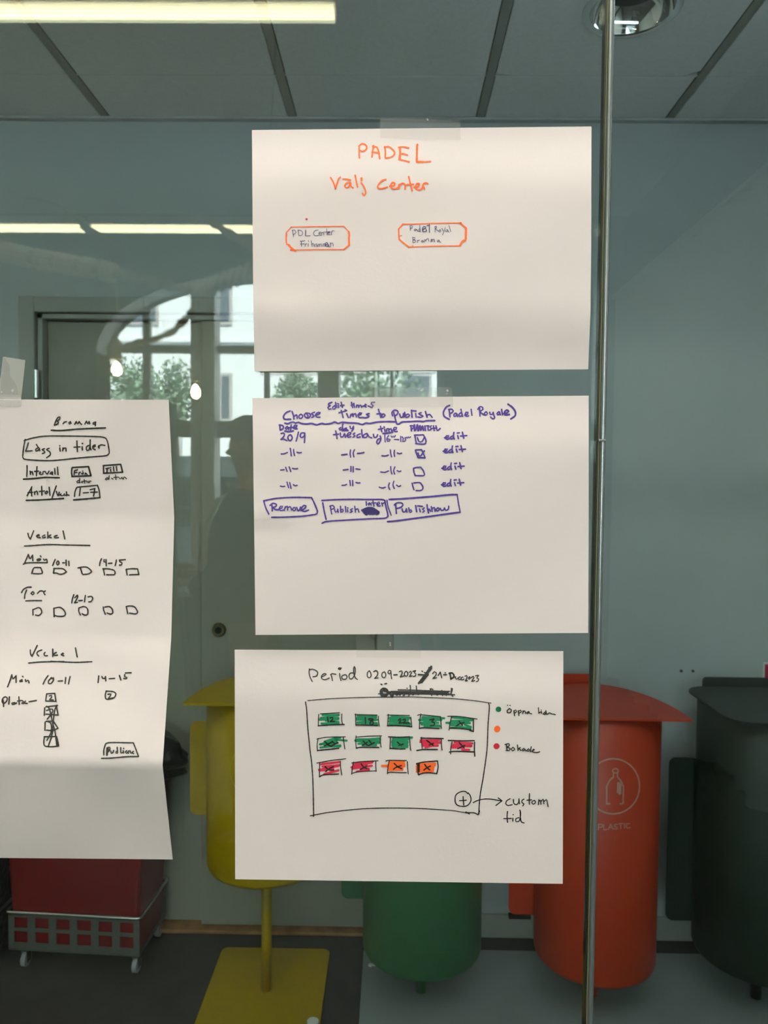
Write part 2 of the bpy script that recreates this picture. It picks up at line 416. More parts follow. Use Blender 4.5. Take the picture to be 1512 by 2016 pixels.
INK2 = [
(510,780,6,2.6,'violet',"""860 72 820 90 825 110 840 112; 840 112 812 135 825 155 850 150; 905 105 870 130 870 152 895 150 905 120; 903 75 915 130
935 110 938 132; 928 88 940 92; 970 72 985 130; 960 112 1003 105; 1092 72 1105 132; 1090 108 1115 100; 1122 102 1128 130; 1118 85 1122 88
1150 130 1155 105; 1155 110 1172 105 1178 132; 1180 115 1200 105 1212 130; 1222 118 1250 112 1270 100 1258 92 1245 120 1265 128
1365 72 1330 75 1325 95 1348 110 1335 132 1290 115
390 180 405 225 412 270; 412 240 445 220 450 262; 495 212 470 235 480 262 508 255 515 228 495 212
570 198 535 215 545 245 580 260 605 235 598 205 550 200; 560 205 580 235 565 258; 655 190 620 205 650 235 625 250
665 225 700 215 725 195 700 190 670 215 680 245 720 248; 945 195 1020 175; 970 168 985 215 993 252; 1035 205 1055 252; 1015 160 1035 170
1075 250 1085 215; 1085 225 1108 205 1110 240; 1115 220 1138 205 1150 245; 1165 225 1200 215 1215 200 1190 195 1170 225 1185 252 1215 250
1300 205 1265 215 1300 235 1265 255 1225 250; 1410 155 1425 205 1438 250; 1392 210 1440 205; 1465 210 1445 230 1465 248 1490 225 1465 208
245 340 250 400; 238 340 275 345 290 370 270 392 250 400; 335 358 310 375 318 392 340 380 345 360 350 395; 380 340 372 405; 350 372 395 368
405 375 440 365 450 345 430 340 410 360 415 385 450 385; 260 440 285 432 300 455 285 485 258 510; 258 510 290 508 330 525
372 455 342 475 345 510 370 525 392 495 372 455; 465 425 452 480 438 530; 535 435 500 435 485 470 505 490 535 465 540 435; 540 435 540 490 535 548
965 370 945 385 955 400 980 390; 990 325 985 370 995 400; 1030 375 1000 390 1010 405 1040 395; 1015 395 1035 390
1075 355 1080 380 1100 385 1110 365; 1115 355 1115 385 1095 412; 905 410 915 455 920 500; 880 455 940 448
960 435 965 480 990 480 1010 440 1020 485; 1035 465 1075 455 1085 430 1060 430 1040 460 1055 485 1085 478; 1130 435 1110 450 1135 470 1110 485
1195 445 1160 460 1160 488 1195 480; 1212 395 1215 440 1225 488; 1270 440 1235 460 1240 490 1275 480 1280 445; 1280 445 1300 480 1330 492
1350 450 1360 485 1390 480 1400 455; 1430 470 1440 500 1420 550 1400 565 1390 540 1410 505 1440 500"""),
(510,780,6,3.0,'violet',"""365 175 320 195 290 235 300 270 372 272; 305 412 360 418 405 410; 985 408 1050 405
305 318 340 325 370 312 405 305 430 318 465 308 500 322 560 328 620 322 680 338 740 322 780 330 850 322 895 305 935 322 980 308 1060 315 1160 320 1220 335 1260 318 1310 322 1400 305 1512 300 1620 302"""),
(510,860,6,2.3,'violet',"""262 202 295 200 335 185; 368 135 375 180 380 225; 408 150 412 190 420 220; 448 182 470 188 500 185
975 213 1040 205; 1080 155 1075 200 1082 240; 1128 152 1112 190 1120 238; 1162 195 1200 192 1240 183
255 393 297 388; 315 360 322 385 332 408; 355 355 365 380 375 412; 395 372 425 378 455 374; 993 392 1052 385; 1085 350 1085 410; 1112 352 1112 415; 1145 378 1192 383
252 582 280 588 303 585; 330 535 340 570 350 602; 362 540 370 575 378 610; 405 565 425 578 450 572; 980 572 1005 572 1035 562; 1072 515 1080 575; 1105 515 1108 578; 1145 538 1165 545 1192 543
893 858 903 890 925 880 930 855; 930 855 935 892; 962 820 965 890; 962 870 990 855 990 885 965 890; 1020 822 1025 888; 1045 860 1048 888; 1045 838 1050 842
1105 850 1078 862 1105 882 1075 892; 1130 820 1138 890; 1138 865 1165 850 1180 890; 842 815 850 870 858 912; 835 820 870 810 890 840 850 860
1265 765 1268 808; 1305 780 1285 795 1298 810 1315 785 1325 808; 1345 755 1358 820; 1330 780 1380 780; 1390 800 1425 790 1420 770 1395 785 1400 815 1430 815; 1450 780 1458 818; 1455 795 1475 778 1490 790
235 850 270 840 280 820 255 820 240 845 255 872 285 865; 298 870 310 825; 310 835 335 820 338 865; 345 835 370 825 385 865; 410 835 395 855 410 875 432 860 425 835 410 835"""),
(510,860,6,2.7,'violet',"""55 755 200 728 400 715 620 718; 620 718 660 800 690 880 685 905 660 918; 660 918 500 938 300 948 150 950; 55 755 80 840 115 912
150 800 155 840 155 875; 130 810 165 785 205 800 195 825 160 835; 160 838 200 860 240 860; 445 835 462 875 485 850 490 830; 495 870 540 845 555 815 530 810 500 850 530 882 585 865
742 752 900 742 1100 738 1300 740 1440 740 1485 750; 1485 750 1500 830 1518 900 1522 940; 1522 940 1480 962 1300 968 1000 985 800 1000 745 1020; 752 780 770 880 792 975"""),
(510,860,6,5.5,'navy',"1235 880 1270 850 1330 845 1380 870 1410 890; 1410 890 1370 905 1300 905 1240 890; 1260 875 1340 870 1390 890; 1240 862 1290 842 1340 848; 1255 905 1270 915; 1390 910 1405 903; 1222 868 1250 868; 1275 892 1350 892"),
(700,860,6,2.3,'violet',"""312 222 350 225 387 215; 412 155 415 195 425 235; 460 158 455 195 462 232; 495 190 520 200 545 193
297 415 345 420 390 402; 415 352 418 400 430 438; 465 355 450 400 462 440; 492 400 515 410 535 404
280 595 315 605 352 595; 400 545 390 585 405 622; 452 525 442 570 458 610; 485 570 510 588 532 575"""),
(700,860,6,2.6,'violet',"""710 155 780 152 ; 780 152 800 195 822 248; 822 248 740 245; 708 155 720 200 738 245; 738 190 750 225 770 225 795 190 812 165
685 372 720 362 770 360; 770 360 800 400 815 450 800 460 710 458; 685 375 690 420 705 458; 688 545 730 540 765 545 795 590 790 620 765 635 715 635; 668 548 678 590 690 625
475 800 478 850 482 905; 458 805 490 780 540 780 560 800 540 830 490 845; 550 850 562 888 585 885 600 850; 600 850 608 888; 628 840 640 890 665 880 655 862 635 870
710 812 722 885; 755 850 765 885; 735 815 790 822; 810 840 790 855 815 875 795 890; 845 802 850 850 862 900; 858 870 870 850 885 880
895 825 905 880; 903 850 930 835 940 880; 970 840 950 860 965 878 990 860 975 838; 1000 845 1015 870 1040 865 1050 840; 1050 840 1065 868 1095 855 1100 820"""),
(700,860,6,3.1,'violet',"398 740 600 728 900 705 1100 685 1200 683; 1235 890 1100 908 800 950 500 990 378 1002"),
(700,860,6,2.3,'violet',"1200 683 1215 780 1235 885; 370 748 385 830 420 925"),
(700,860,6,2.7,'violet',EDIT),(702.7,833.4,6,2.7,'violet',EDIT),(697.4,893.5,6,2.7,'violet',EDIT),(696.6,926,6,2.7,'violet',EDIT),
(720,780,6,2.6,'violet',"""575 460 635 458 680 455; 680 455 705 500 712 540 690 565 590 560; 580 462 590 520 600 560; 610 490 630 535 665 535 690 490
318 232 310 190 340 165 378 175 378 205 345 235; 330 190 345 250 358 300; 400 210 415 250 440 240 445 205; 445 205 452 245; 460 190 470 245 500 245 520 225 500 210 475 225
540 165 548 250; 590 205 595 248; 555 172 595 175; 655 195 625 205 655 225 680 235 650 250 615 245; 705 180 725 250; 722 225 755 215 785 250
985 155 990 200 995 245; 980 155 1020 155 1035 175 1010 200 992 200; 1060 200 1040 220 1045 240 1070 230 1075 205; 1075 205 1085 240; 1125 195 1100 215 1110 240 1135 230; 1125 155 1135 200 1145 238
1170 225 1205 210 1210 190 1185 190 1175 220 1195 238 1215 232; 1245 155 1255 225
175 355 190 420; 150 392 205 380; 225 390 228 415; 215 362 222 368; 248 415 250 385 270 385 275 415; 280 390 300 385 310 415; 325 400 360 390 365 370 340 368 328 395 345 418 372 415
535 350 540 410; 525 350 560 350 565 375 540 390; 700 350 705 405; 720 350 745 350; 735 355 738 400; 775 350 755 365 780 385 755 400; 800 350 810 405; 780 382 840 375; 830 350 845 405 880 380"""),
(720,780,6,2.1,'violet',"225 460 230 540; 270 465 250 500 255 530 280 530 290 510 260 505; 300 470 310 485 325 470 335 485 350 465; 340 510 390 512; 412 475 415 535; 430 480 445 500 435 535 460 530; 465 490 470 520; 480 485 490 495 505 480 515 492 530 480"),
(720,780,6,3.4,'violet',"575 340 578 405; 578 405 600 380 610 340; 612 345 620 405; 620 405 640 350; 642 355 650 400; 650 400 670 355; 672 360 682 400"),
(720,780,6,3,'violet',"358 300 370 330 400 325 430 305 520 300 620 295 680 300 720 290 815 288; 990 108 950 130 918 190 930 240 985 272; 205 440 260 435 318 425"),
(840,780,6,2.6,'violet',"""625 140 628 190 630 235; 605 155 625 125 660 130 665 155 630 180; 630 185 660 210 690 220; 700 185 680 205 695 225 720 205 705 185; 745 190 750 215 775 215 785 190
785 190 795 230 805 255 780 268 755 245; 850 185 830 205 840 222 865 205 860 185; 860 185 870 220; 885 155 895 220"""),
(840,780,6,3.2,'violet',"910 205 955 195 970 175 945 165 920 185 925 220 975 215; 962 95 1010 130 1045 180 1045 230 995 268"),
]
INK3F = [
(600,1380,8,4.2,'green',"""280 222 535 218; 535 222 255 268; 255 268 530 270; 240 295 530 285; 330 310 530 330; 265 355 535 350; 265 358 535 340
835 235 1125 240; 815 270 1125 262; 815 295 1140 297; 1120 300 830 340; 830 342 1135 348; 900 362 1145 370; 850 282 1100 282
480 585 560 580; 480 585 310 640; 660 625 500 612; 500 612 240 682; 240 685 500 640; 310 700 520 660; 245 735 560 700; 400 715 560 715
795 620 1180 590; 830 605 1185 605; 800 632 1170 640; 900 650 1100 640; 845 675 1170 660; 910 700 1125 695; 940 680 1120 700"""),
(760,1380,8,4.4,'green',"""90 245 365 262; 55 268 365 275; 60 310 345 300; 50 325 345 330; 50 365 375 360; 100 375 375 372; 60 290 340 292
580 255 860 265; 520 300 870 300; 885 272 915 272; 570 265 700 275; 545 345 820 345; 560 370 840 390; 610 400 845 402; 600 330 780 325; 560 350 620 390; 600 285 820 285
1050 258 1360 285; 1030 315 1350 305; 950 345 1300 330; 1000 355 1320 350; 1020 380 1180 400; 1020 425 1330 425; 1240 375 1335 410; 1040 330 1200 330; 1100 405 1330 428
110 592 410 575; 105 620 350 600; 95 645 340 640; 100 670 340 660; 100 700 340 700; 110 722 335 728; 120 610 130 720; 140 630 330 640; 140 685 330 685"""),
(760,1380,8,4.4,'red',"""545 620 840 620; 540 648 860 658; 575 680 850 658; 580 705 815 705; 622 730 760 700; 580 632 800 640
1080 650 1360 668; 1060 690 1345 708; 1040 710 1340 715; 1040 735 1200 735; 1200 765 1310 770; 1120 672 1250 700"""),
(600,1380,8,4.2,'red',"""255 1000 550 960; 280 990 545 960; 280 1035 545 1010; 225 1085 540 1020; 235 1092 450 1075; 530 1090 300 1160; 400 1120 525 1095; 310 1150 400 1130
800 990 1075 952; 770 1010 1060 970; 735 1045 980 1000; 750 1065 1055 1020; 880 1080 1010 1070; 820 1112 1010 1085; 790 1030 940 1030"""),
(760,1380,8,5.2,'orange',"""65 965 280 965; 65 995 285 1000; 10 1025 285 1025; 50 1060 255 1060; 50 1085 255 1082; -60 1025 20 1025
490 1000 770 990; 485 1035 765 1015; 485 1070 745 1050; 490 1090 740 1080; 485 1112 735 1100; 560 1010 760 1000"""),
(890,1370,6,10.8,'green',"546 158 550 158"),(890,1370,6,12.4,'orange',"532 395 534 388"),(890,1370,6,11.8,'red',"523 595 527 594"),
]
INK3 = [
(600,1300,8,1.9,'black',"""72 135 68 200 90 280 120 335; 75 150 120 140 185 165 205 205 180 250 130 258; 265 265 320 235 340 215 300 212 262 250 270 290 320 305 385 278
410 220 425 260 435 320; 408 225 430 210 490 220; 548 205 555 265 570 318; 620 230 585 250 590 290 640 300 668 260 640 225 610 235; 770 200 720 200 695 240 710 290 750 285 785 230
785 235 795 180 790 110 778 95 770 140 775 220 800 280 830 300; 1020 165 990 190 985 250 1015 275 1045 245 1035 190 1015 165; 1085 180 1120 160 1150 190 1140 240 1100 285; 1100 285 1155 275
1255 180 1220 200 1215 250 1250 275 1278 240 1265 190 1245 185; 1355 165 1330 155 1310 190 1335 215 1355 190; 1355 170 1360 200 1362 250 1370 290; 1405 228 1455 225; 1160 528 1512 535"""),
(600,1300,8,3.4,'black',"535 130 560 142 578 128 545 125; 1335 500 1375 580 1395 500"),
(600,1300,8,2.3,'black',"1200 375 1215 385; 1262 370 1290 366"),
(600,1300,8,4.4,'black',"1250 445 1205 465 1195 520 1222 565 1275 565 1305 520 1295 465 1250 445; 1215 490 1225 545 1280 548; 1225 470 1280 490"),
(600,1300,8,1.5,'black',"48 634 400 605 800 588 1200 580 1660 576 2060 590 2360 605 2660 635 2872 665 2934 674"),
(770,1300,8,2.1,'black',"""130 180 165 165 175 200 145 262; 145 262 215 240; 235 175 210 200 215 245 245 250 265 215 250 180 235 175; 285 190 310 170 320 195 290 255; 290 255 330 245
345 175 390 160 365 195 392 215 385 245 350 255; 42 228 95 225; 485 170 497 178; 525 190 532 195; 655 210 680 178 710 195 705 235 660 285; 660 285 715 275; 740 240 775 185; 775 185 785 230 798 275
825 228 875 226; 850 194 857 198; 985 270 1020 255 1010 275 1025 298 1045 290; 1085 260 1055 275 1065 300 1095 300; 1130 265 1100 275 1110 308 1145 298
1165 250 1190 240 1195 275 1170 325; 1170 325 1200 320; 1235 260 1215 280 1225 300 1245 285 1238 258; 1265 275 1290 250 1305 270 1270 330; 1270 330 1315 320; 1330 245 1380 235 1350 275 1378 295 1370 325 1345 335
110 465 350 470 600 480 920 490; 0 490 400 495 900 500; 20 530 500 530 1000 542; 300 395 305 470 280 560; 395 405 405 480 430 540; 248 440 252 440; 615 450 630 500 640 555; 615 450 655 455 660 480 630 500
950 440 945 520 970 570; 965 445 955 500 920 540 905 520; 60 520 90 555 110 540; 130 520 140 555; 200 520 210 555 190 555; 330 520 345 550 360 530; 700 530 730 550 745 530; 800 475 810 555; 850 530 870 555 880 530"""),
(770,1300,8,2.9,'black',"925 200 935 250 945 295; 915 205 960 200 990 235 975 275 940 290; 430 225 580 235"),
(770,1300,8,4.2,'black',"0 500 400 505 880 512; 60 515 400 520 700 522; 435 362 530 235 632 98; 480 348 580 220; 450 340 560 215 630 130; 600 120 632 110; 460 352 520 270"),
(600,1380,8,1.9,'black',"12 15 30 150 50 450 80 750 110 1000 128 1280 140 1820"),
(0,0,1,1.6,'black',"611 1606 650 1599 720 1592 800 1591 880 1595 918 1600"),
(890,1370,6,1.9,'black',"""165 1370 205 1395; 160 1382 220 1380 270 1385 305 1405; 305 1405 325 1360; 432 90 440 140 425 350 415 600 400 740 365 980 335 1150 322 1280 315 1400
680 150 650 175 655 200 690 195 700 165 675 148; 655 110 657 112; 683 112 686 114; 730 175 738 235; 730 185 750 165 765 185 735 205; 782 175 790 232; 782 185 810 168 820 188 790 205
835 210 840 175; 840 190 860 175 868 208; 905 185 880 200 890 212 910 190; 910 190 915 205 940 212; 1020 140 1025 205; 1025 205 1045 190; 1055 185 1060 205; 1052 168 1054 169
1100 190 1075 215 1095 222 1110 200; 1108 175 1115 215; 1125 220 1150 200 1175 212 1220 222
640 570 650 640; 625 575 670 565 680 585 650 605; 650 605 690 625 675 645 640 645; 715 610 700 630 715 650 740 630 720 608; 772 580 780 645; 780 630 805 610; 790 620 812 645
850 620 825 640 840 652 860 630; 860 630 872 650; 905 625 880 650 905 655 915 635; 935 600 925 660; 940 655 975 635 960 630 950 660 1000 670 1035 660
185 1155 160 1130 110 1130 50 1165 35 1220 50 1280 110 1305 180 1295 222 1240 215 1180 190 1145; 130 1190 138 1290; 88 1238 168 1232; 250 1260 320 1230 430 1218 580 1240; 545 1205 590 1240; 590 1240 518 1295
685 1215 645 1240 635 1275 660 1295 710 1285; 725 1225 730 1270 760 1285 785 1260 790 1215; 790 1215 797 1275; 850 1220 825 1235 825 1260 848 1275 835 1300; 915 1155 912 1240 915 1280; 885 1232 940 1228
965 1235 940 1255 960 1280 985 1260 975 1235; 1020 1285 1025 1225; 1025 1245 1045 1232 1050 1280; 1050 1250 1075 1222 1085 1275; 1085 1250 1115 1225 1125 1260 1135 1308
655 1365 650 1430 655 1495; 612 1450 700 1448; 718 1445 718 1480; 720 1402 724 1404; 790 1440 755 1450 755 1485 790 1480 805 1440 810 1380 800 1350; 805 1355 808 1440 820 1490 850 1500"""),
(600,1380,8,1.6,'black',"""245 203 545 186; 220 212 212 390; 583 205 580 290 597 375; 1160 240 1160 300 1175 395; 790 215 1140 222; 800 205 805 385
190 600 350 572 640 565; 210 590 195 690 200 790; 605 575 615 650 632 755; 812 570 1000 555 1210 550; 808 550 803 650 812 750; 1190 565 1190 640 1202 728
190 978 400 940 645 910; 235 975 232 1100 232 1200; 560 950 565 1050 582 1165; 740 978 900 955 1155 942; 770 960 750 1050 738 1155; 738 1142 850 1115 1120 1100; 1118 950 1118 1030 1125 1110; 1285 942 1340 932"""),
(600,1380,8,2.3,'black',"""212 390 400 378 620 370; 805 377 1150 388; 200 780 350 765 535 745; 812 742 900 730 1165 732; 232 1195 300 1165 530 1150
358 258 370 330; 400 270 435 260 440 290 400 325; 400 325 470 322; 953 260 958 355; 1070 285 1020 275 1000 290 1070 320 1075 365 1030 370 1035 330 1080 295
320 640 370 690 420 715; 420 650 310 710; 430 635 480 680; 520 655 415 710; 920 630 990 700; 985 650 910 700; 1010 620 1060 680; 1095 655 1005 705
320 1035 380 1085 455 1088; 450 1035 380 1070 332 1110; 888 990 930 1045 980 1065; 975 1025 875 1080"""),
(760,1380,8,1.7,'black',"""20 222 370 228; 38 210 22 395; 390 255 398 330 405 410; 498 225 560 218 860 248; 550 205 530 320 525 435; 858 250 865 350 870 435; 970 243 1050 240 1200 250 1435 285
1035 245 1010 340 992 460; 70 575 62 755; 370 570 375 680 388 775; 555 572 560 660 570 755; 872 600 872 690 882 775; 1040 645 1020 740 1018 835
50 940 30 1050 22 1145; 22 1138 60 1122 200 1130 320 1130; 335 955 340 1050 350 1148; 0 945 60 935 320 940"""),
(760,1380,8,2.3,'black',"""22 390 200 388 405 405; 525 435 600 422 835 435; 1000 430 1050 425 1200 435 1340 455; 1375 285 1375 480; 1375 480 1320 465; 40 565 200 572 370 565; 62 745 200 755 300 755
548 585 700 588 900 592; 485 780 600 765 808 765; 980 622 1200 628 1390 625; 998 805 1100 795 1390 802; 1395 650 1392 760 1398 870
480 988 600 962 810 945; 810 945 820 1040 800 1145; 510 1162 600 1135 700 1132 800 1145; 500 985 500 1080 508 1160
195 305 225 275 235 300 205 350; 205 350 260 345; 265 300 300 285 305 305 275 350; 275 350 365 345; 690 298 760 282 720 325 762 345 755 380 700 390
1150 320 1205 385; 1230 340 1165 360 1112 388; 180 650 240 700; 270 680 200 700; 640 620 745 700; 745 665 680 695; 1152 655 1230 740; 1240 700 1130 752
130 985 190 1040 245 1065; 240 1018 170 1040 118 1075; 610 1000 650 1055 690 1085; 700 1025 655 1045 595 1090"""),
(760,1380,8,3.6,'black',"515 995 515 1105"),
]
INK4 = [
(30,800,6,2.3,'black',"""500 135 480 170 462 220; 500 135 530 125 520 155 495 175; 495 175 512 190 490 215 462 222; 565 205 580 185 605 180; 650 180 630 195 640 210 660 200 650 180
702 212 720 180; 720 180 735 205 755 180; 755 180 772 205 785 212; 822 210 840 175; 840 175 855 205 872 178; 872 178 880 205; 950 185 920 195 918 212 945 205 950 190; 950 190 945 230
105 405 200 375 350 352 600 350 900 355 1040 365 1085 405 1110 530 1100 565 1050 585 800 605 430 640 180 632 100 620 88 600 100 480 118 390
155 430 140 480 122 530; 122 530 200 525; 275 485 240 510 245 530 275 515 285 495; 285 495 290 525; 250 450 265 475; 345 500 315 510 345 530 350 545 320 558; 400 495 370 510 405 535 415 570 370 608
525 490 530 528; 525 465 527 467; 560 525 565 490; 567 503 595 490 600 530; 728 408 730 480 735 535; 695 482 765 478; 790 475 793 518; 870 460 840 480 845 520 870 515 885 470; 885 395 885 470 895 515
915 485 945 470 945 455 920 465 915 495 945 512; 985 465 990 495; 980 480 1010 455 1058 462; 140 700 140 765 135 828; 175 765 180 805; 178 785 200 770 210 808; 257 712 250 820; 228 768 275 765
285 790 305 780 295 770 285 800 310 805; 325 800 330 770 350 768; 355 772 375 800 400 765; 430 775 408 795 430 800 440 775; 440 775 440 805; 465 735 470 800; 498 718 505 805
700 760 695 808; 698 762 735 750; 700 785 730 780; 750 805 755 780 770 778; 800 785 780 798 800 805 805 785; 795 765 798 766; 825 805 830 785 848 805
1070 735 1110 728; 1088 735 1082 775; 1125 745 1130 770; 1125 722 1127 724; 1160 715 1165 762; 1195 712 1200 760
140 1055 175 990 195 950; 195 950 190 1000 195 1058; 150 1020 205 1015; 225 1010 230 1040; 230 1020 255 1000 265 1042; 312 945 315 1050; 285 1005 345 1000; 375 1000 350 1020 365 1035 385 1010; 400 955 410 1050
485 940 455 1020 430 1095; 485 1005 505 1055 520 1015; 525 1045 545 1030 535 1050 555 1055; 580 1035 565 1055 590 1050; 605 1010 608 1055; 605 1040 635 1050
735 955 970 932; 970 932 990 990 1000 1075; 725 960 705 1010 700 1065; 768 968 758 1055; 805 1022 865 1018; 885 985 940 970; 940 970 925 1060; 890 1015 970 1012"""),
(30,800,6,2.8,'black',"425 282 550 285 750 268 1065 254; 97 860 250 850 350 840 520 843; 130 1110 300 1105 570 1088; 1000 1078 900 1088 690 1105; 675 722 865 712; 865 712 895 820; 895 820 670 828; 670 730 665 780 672 825; 1040 700 1245 685; 1245 685 1268 775; 1268 778 1140 785 1045 790; 1042 700 1045 790; 792 438 795 440"),
(30,800,6,1.8,'black',"755 870 725 890 735 905 760 890; 762 850 760 905; 790 885 775 900 795 900; 815 865 822 910; 800 885 830 880; 840 880 845 900 860 880 865 900; 872 902 880 880 895 885; 1090 840 1062 860 1075 870 1100 850; 1110 820 1105 865; 1140 850 1155 860; 1185 810 1190 865; 1165 840 1215 835; 1225 840 1240 858 1260 835 1265 855; 1275 860 1285 835 1300 840 1315 855"),
(30,1030,6,2.4,'black',"""150 120 160 160 178 188; 178 188 218 90; 250 155 285 148 280 135 255 145 260 168 295 170; 350 140 320 155 325 172 355 165; 385 105 385 175; 420 140 390 155 425 172; 460 160 500 145 470 150 465 172 510 170; 565 92 585 185
110 270 200 265 400 252 600 258 880 263; 110 470 155 370; 155 370 175 420 205 378; 205 378 208 445; 290 420 255 430 258 442 290 438 300 425; 298 385 305 398; 335 425 345 440 370 425 378 465; 95 485 150 468 375 466
472 428 455 465 442 500; 505 445 488 470 500 495 518 470 505 445; 560 468 582 468; 600 435 602 500; 632 450 635 502; 1018 420 1003 455 996 500; 1050 430 1048 455 1075 460; 1072 430 1075 505; 1100 475 1142 472
1195 435 1190 465 1180 500; 1230 435 1235 455 1262 470 1255 492 1230 495; 1240 435 1300 430; 195 595 210 545 230 525 300 525; 300 525 320 585 290 597 215 597
455 535 560 538 605 575; 605 575 560 600 520 602 485 588 450 590; 450 590 460 535; 742 528 790 518 850 522 900 570 860 600 800 605; 770 530 790 595; 1035 538 1100 540 1170 560 1175 605 1130 610 1080 608; 1040 540 1055 610
1310 545 1380 538 1445 540; 1445 540 1460 605; 1460 605 1350 610; 1310 548 1322 610; 75 820 95 785 140 758 188 755; 135 790 115 840 110 890; 210 810 185 830 205 845 225 825 210 810; 262 830 295 800 330 805; 355 800 335 820 352 845
125 918 220 914 310 915; 692 845 675 895 668 942; 705 880 735 850 735 880 700 940; 700 940 735 935; 750 915 792 912; 828 855 822 890 818 930; 860 870 900 865 915 890 895 925 868 930
210 1085 208 1020; 215 1020 270 998 300 1010 312 1055 280 1090 240 1085; 460 1105 455 1005; 455 1005 530 995 580 1035 592 1080 560 1100 490 1098 470 1090; 770 1085 750 1040 752 1000; 755 1000 810 985 852 1010 855 1075 820 1085 790 1070
1065 1075 1045 1030 1040 990; 1060 990 1110 985 1145 1015 1150 1065 1115 1072 1085 1060; 1330 1068 1310 985; 1310 985 1350 978 1410 990 1445 1050 1420 1072 1350 1062"""),
(0,1260,8.397,2.4,'black',"""500 165 505 230 528 270; 528 270 615 90; 690 165 625 190 610 230 640 265; 745 205 728 225 740 260 785 260; 872 150 872 275; 930 205 890 230 895 255 950 250; 475 380 700 362 1058 355
125 775 165 670 195 575; 195 575 215 640 265 590; 265 590 265 700; 365 655 325 675 330 692 370 680; 372 600 382 610; 420 655 425 690 460 665 475 680 480 710; 795 590 750 650 712 728; 850 620 800 680 800 715 840 720 880 670 885 620 860 640
960 680 1035 676; 50 990 60 1100; 50 1020 35 1040 45 970 85 940 120 960 110 1010 75 1045; 155 940 145 1060; 245 1035 195 1045 200 1065 240 1060 275 1040; 312 940 318 1065; 290 1010 350 1000; 365 1000 390 1020 355 1050 400 1045; 420 1010 400 1040 450 1050; 480 1020 600 1000
770 890 905 882; 905 882 925 1015; 925 1015 755 1008; 755 1008 770 895; 815 925 850 915 855 945 820 985; 820 985 880 990
740 1120 730 1245; 760 1105 930 1085; 930 1085 960 1240; 760 1225 950 1240; 770 1165 860 1140 870 1180 840 1230 780 1310; 770 1095 820 1150 870 1370 910 1520 940 1760; 935 1080 900 1180 880 1350 860 1560 800 1750
760 1345 880 1340; 880 1340 960 1460; 960 1460 860 1495 770 1490; 745 1360 742 1495; 780 1345 840 1380 845 1520 775 1660; 730 1600 935 1595; 935 1595 970 1750; 970 1750 850 1765 740 1750 725 1680 735 1600; 950 1080 925 1110; 940 1620 950 1750"""),
(100,1260,8,2.4,'black',"""165 225 205 215 190 205 165 235 205 248; 388 125 400 190 415 265; 0 335 200 345 400 352 645 342; 235 590 225 685; 305 575 290 630 280 690; 755 565 745 670; 805 575 815 605 860 600; 860 575 865 645; 920 610 1005 605
1080 558 1103 630; 1165 545 1160 575 1200 590 1190 610 1150 605; 1175 520 1265 515; 870 805 985 815 1025 855 985 915 885 935 862 920 860 850 875 805; 900 855 945 850 940 875 905 925; 905 925 990 910
870 1630 950 1615 1300 1620; 1300 1620 1340 1720 1380 1830; 1380 1835 1200 1838 950 1860 800 1865; 862 1640 835 1730 835 1810; 885 1700 880 1815; 885 1720 905 1690 930 1690 925 1740 890 1770; 945 1750 955 1785 985 1760 990 1740
1045 1690 1050 1785 1025 1780 1030 1755 1050 1750; 1100 1695 1105 1780 1130 1775; 1140 1745 1145 1780; 1145 1708 1147 1710; 1195 1745 1170 1765 1190 1785 1215 1765; 1220 1785 1225 1750 1250 1745 1260 1780; 1300 1755 1275 1780 1305 1790"""),
(100,1260,8,3.6,'black',"888 1705 884 1810; 895 1700 905 1740"),
]
# ================================================================== the setting
YW = 1.796          # back wall, right of the doors
YD = 1.828          # plane of the double door
CZ = 2.679          # ceiling of the bin room
struct('floor', B(-4.1, 1.95, 0.0, 1.95, -0.08, 0.0), 'floor')
struct('floor.001', B(-4.1, 1.95, -5.7, -0.0005, -0.08, 0.0), 'floor_room')
# back wall: pieces round the doorway
bm = bmesh.new()
box(bm, 0.005, 1.9, YW, YW+0.15, 0.0, CZ+0.2)
box(bm, -4.1, -1.226, YW, YW+0.15, 0.0, CZ+0.2)
box(bm, -1.226, 0.005, YW, YW+0.15, 2.105, CZ+0.2)
box(bm, -1.226, 0.005, YW+0.08, YW+0.15, 0.0, 2.105)
struct('wall_back', bm, 'wall')
struct('wall_left', B(-4.25, -4.1, -5.6, 1.95, 0.0, 3.75), 'wall_room')
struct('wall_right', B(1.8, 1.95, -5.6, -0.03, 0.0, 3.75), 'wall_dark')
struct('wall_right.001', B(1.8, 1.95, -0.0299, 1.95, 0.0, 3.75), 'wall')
struct('trim_1', B(-4.1, 1.8, -0.03, 0.05, CZ, 3.75), 'wall_room')            # bulkhead over the glass
# skirting on the right part with a groove
struct('baseboard_right', B(0.006, 1.8, YW-0.012, YW-0.0005, 0.0, 0.079, bev=0.003), 'frame')
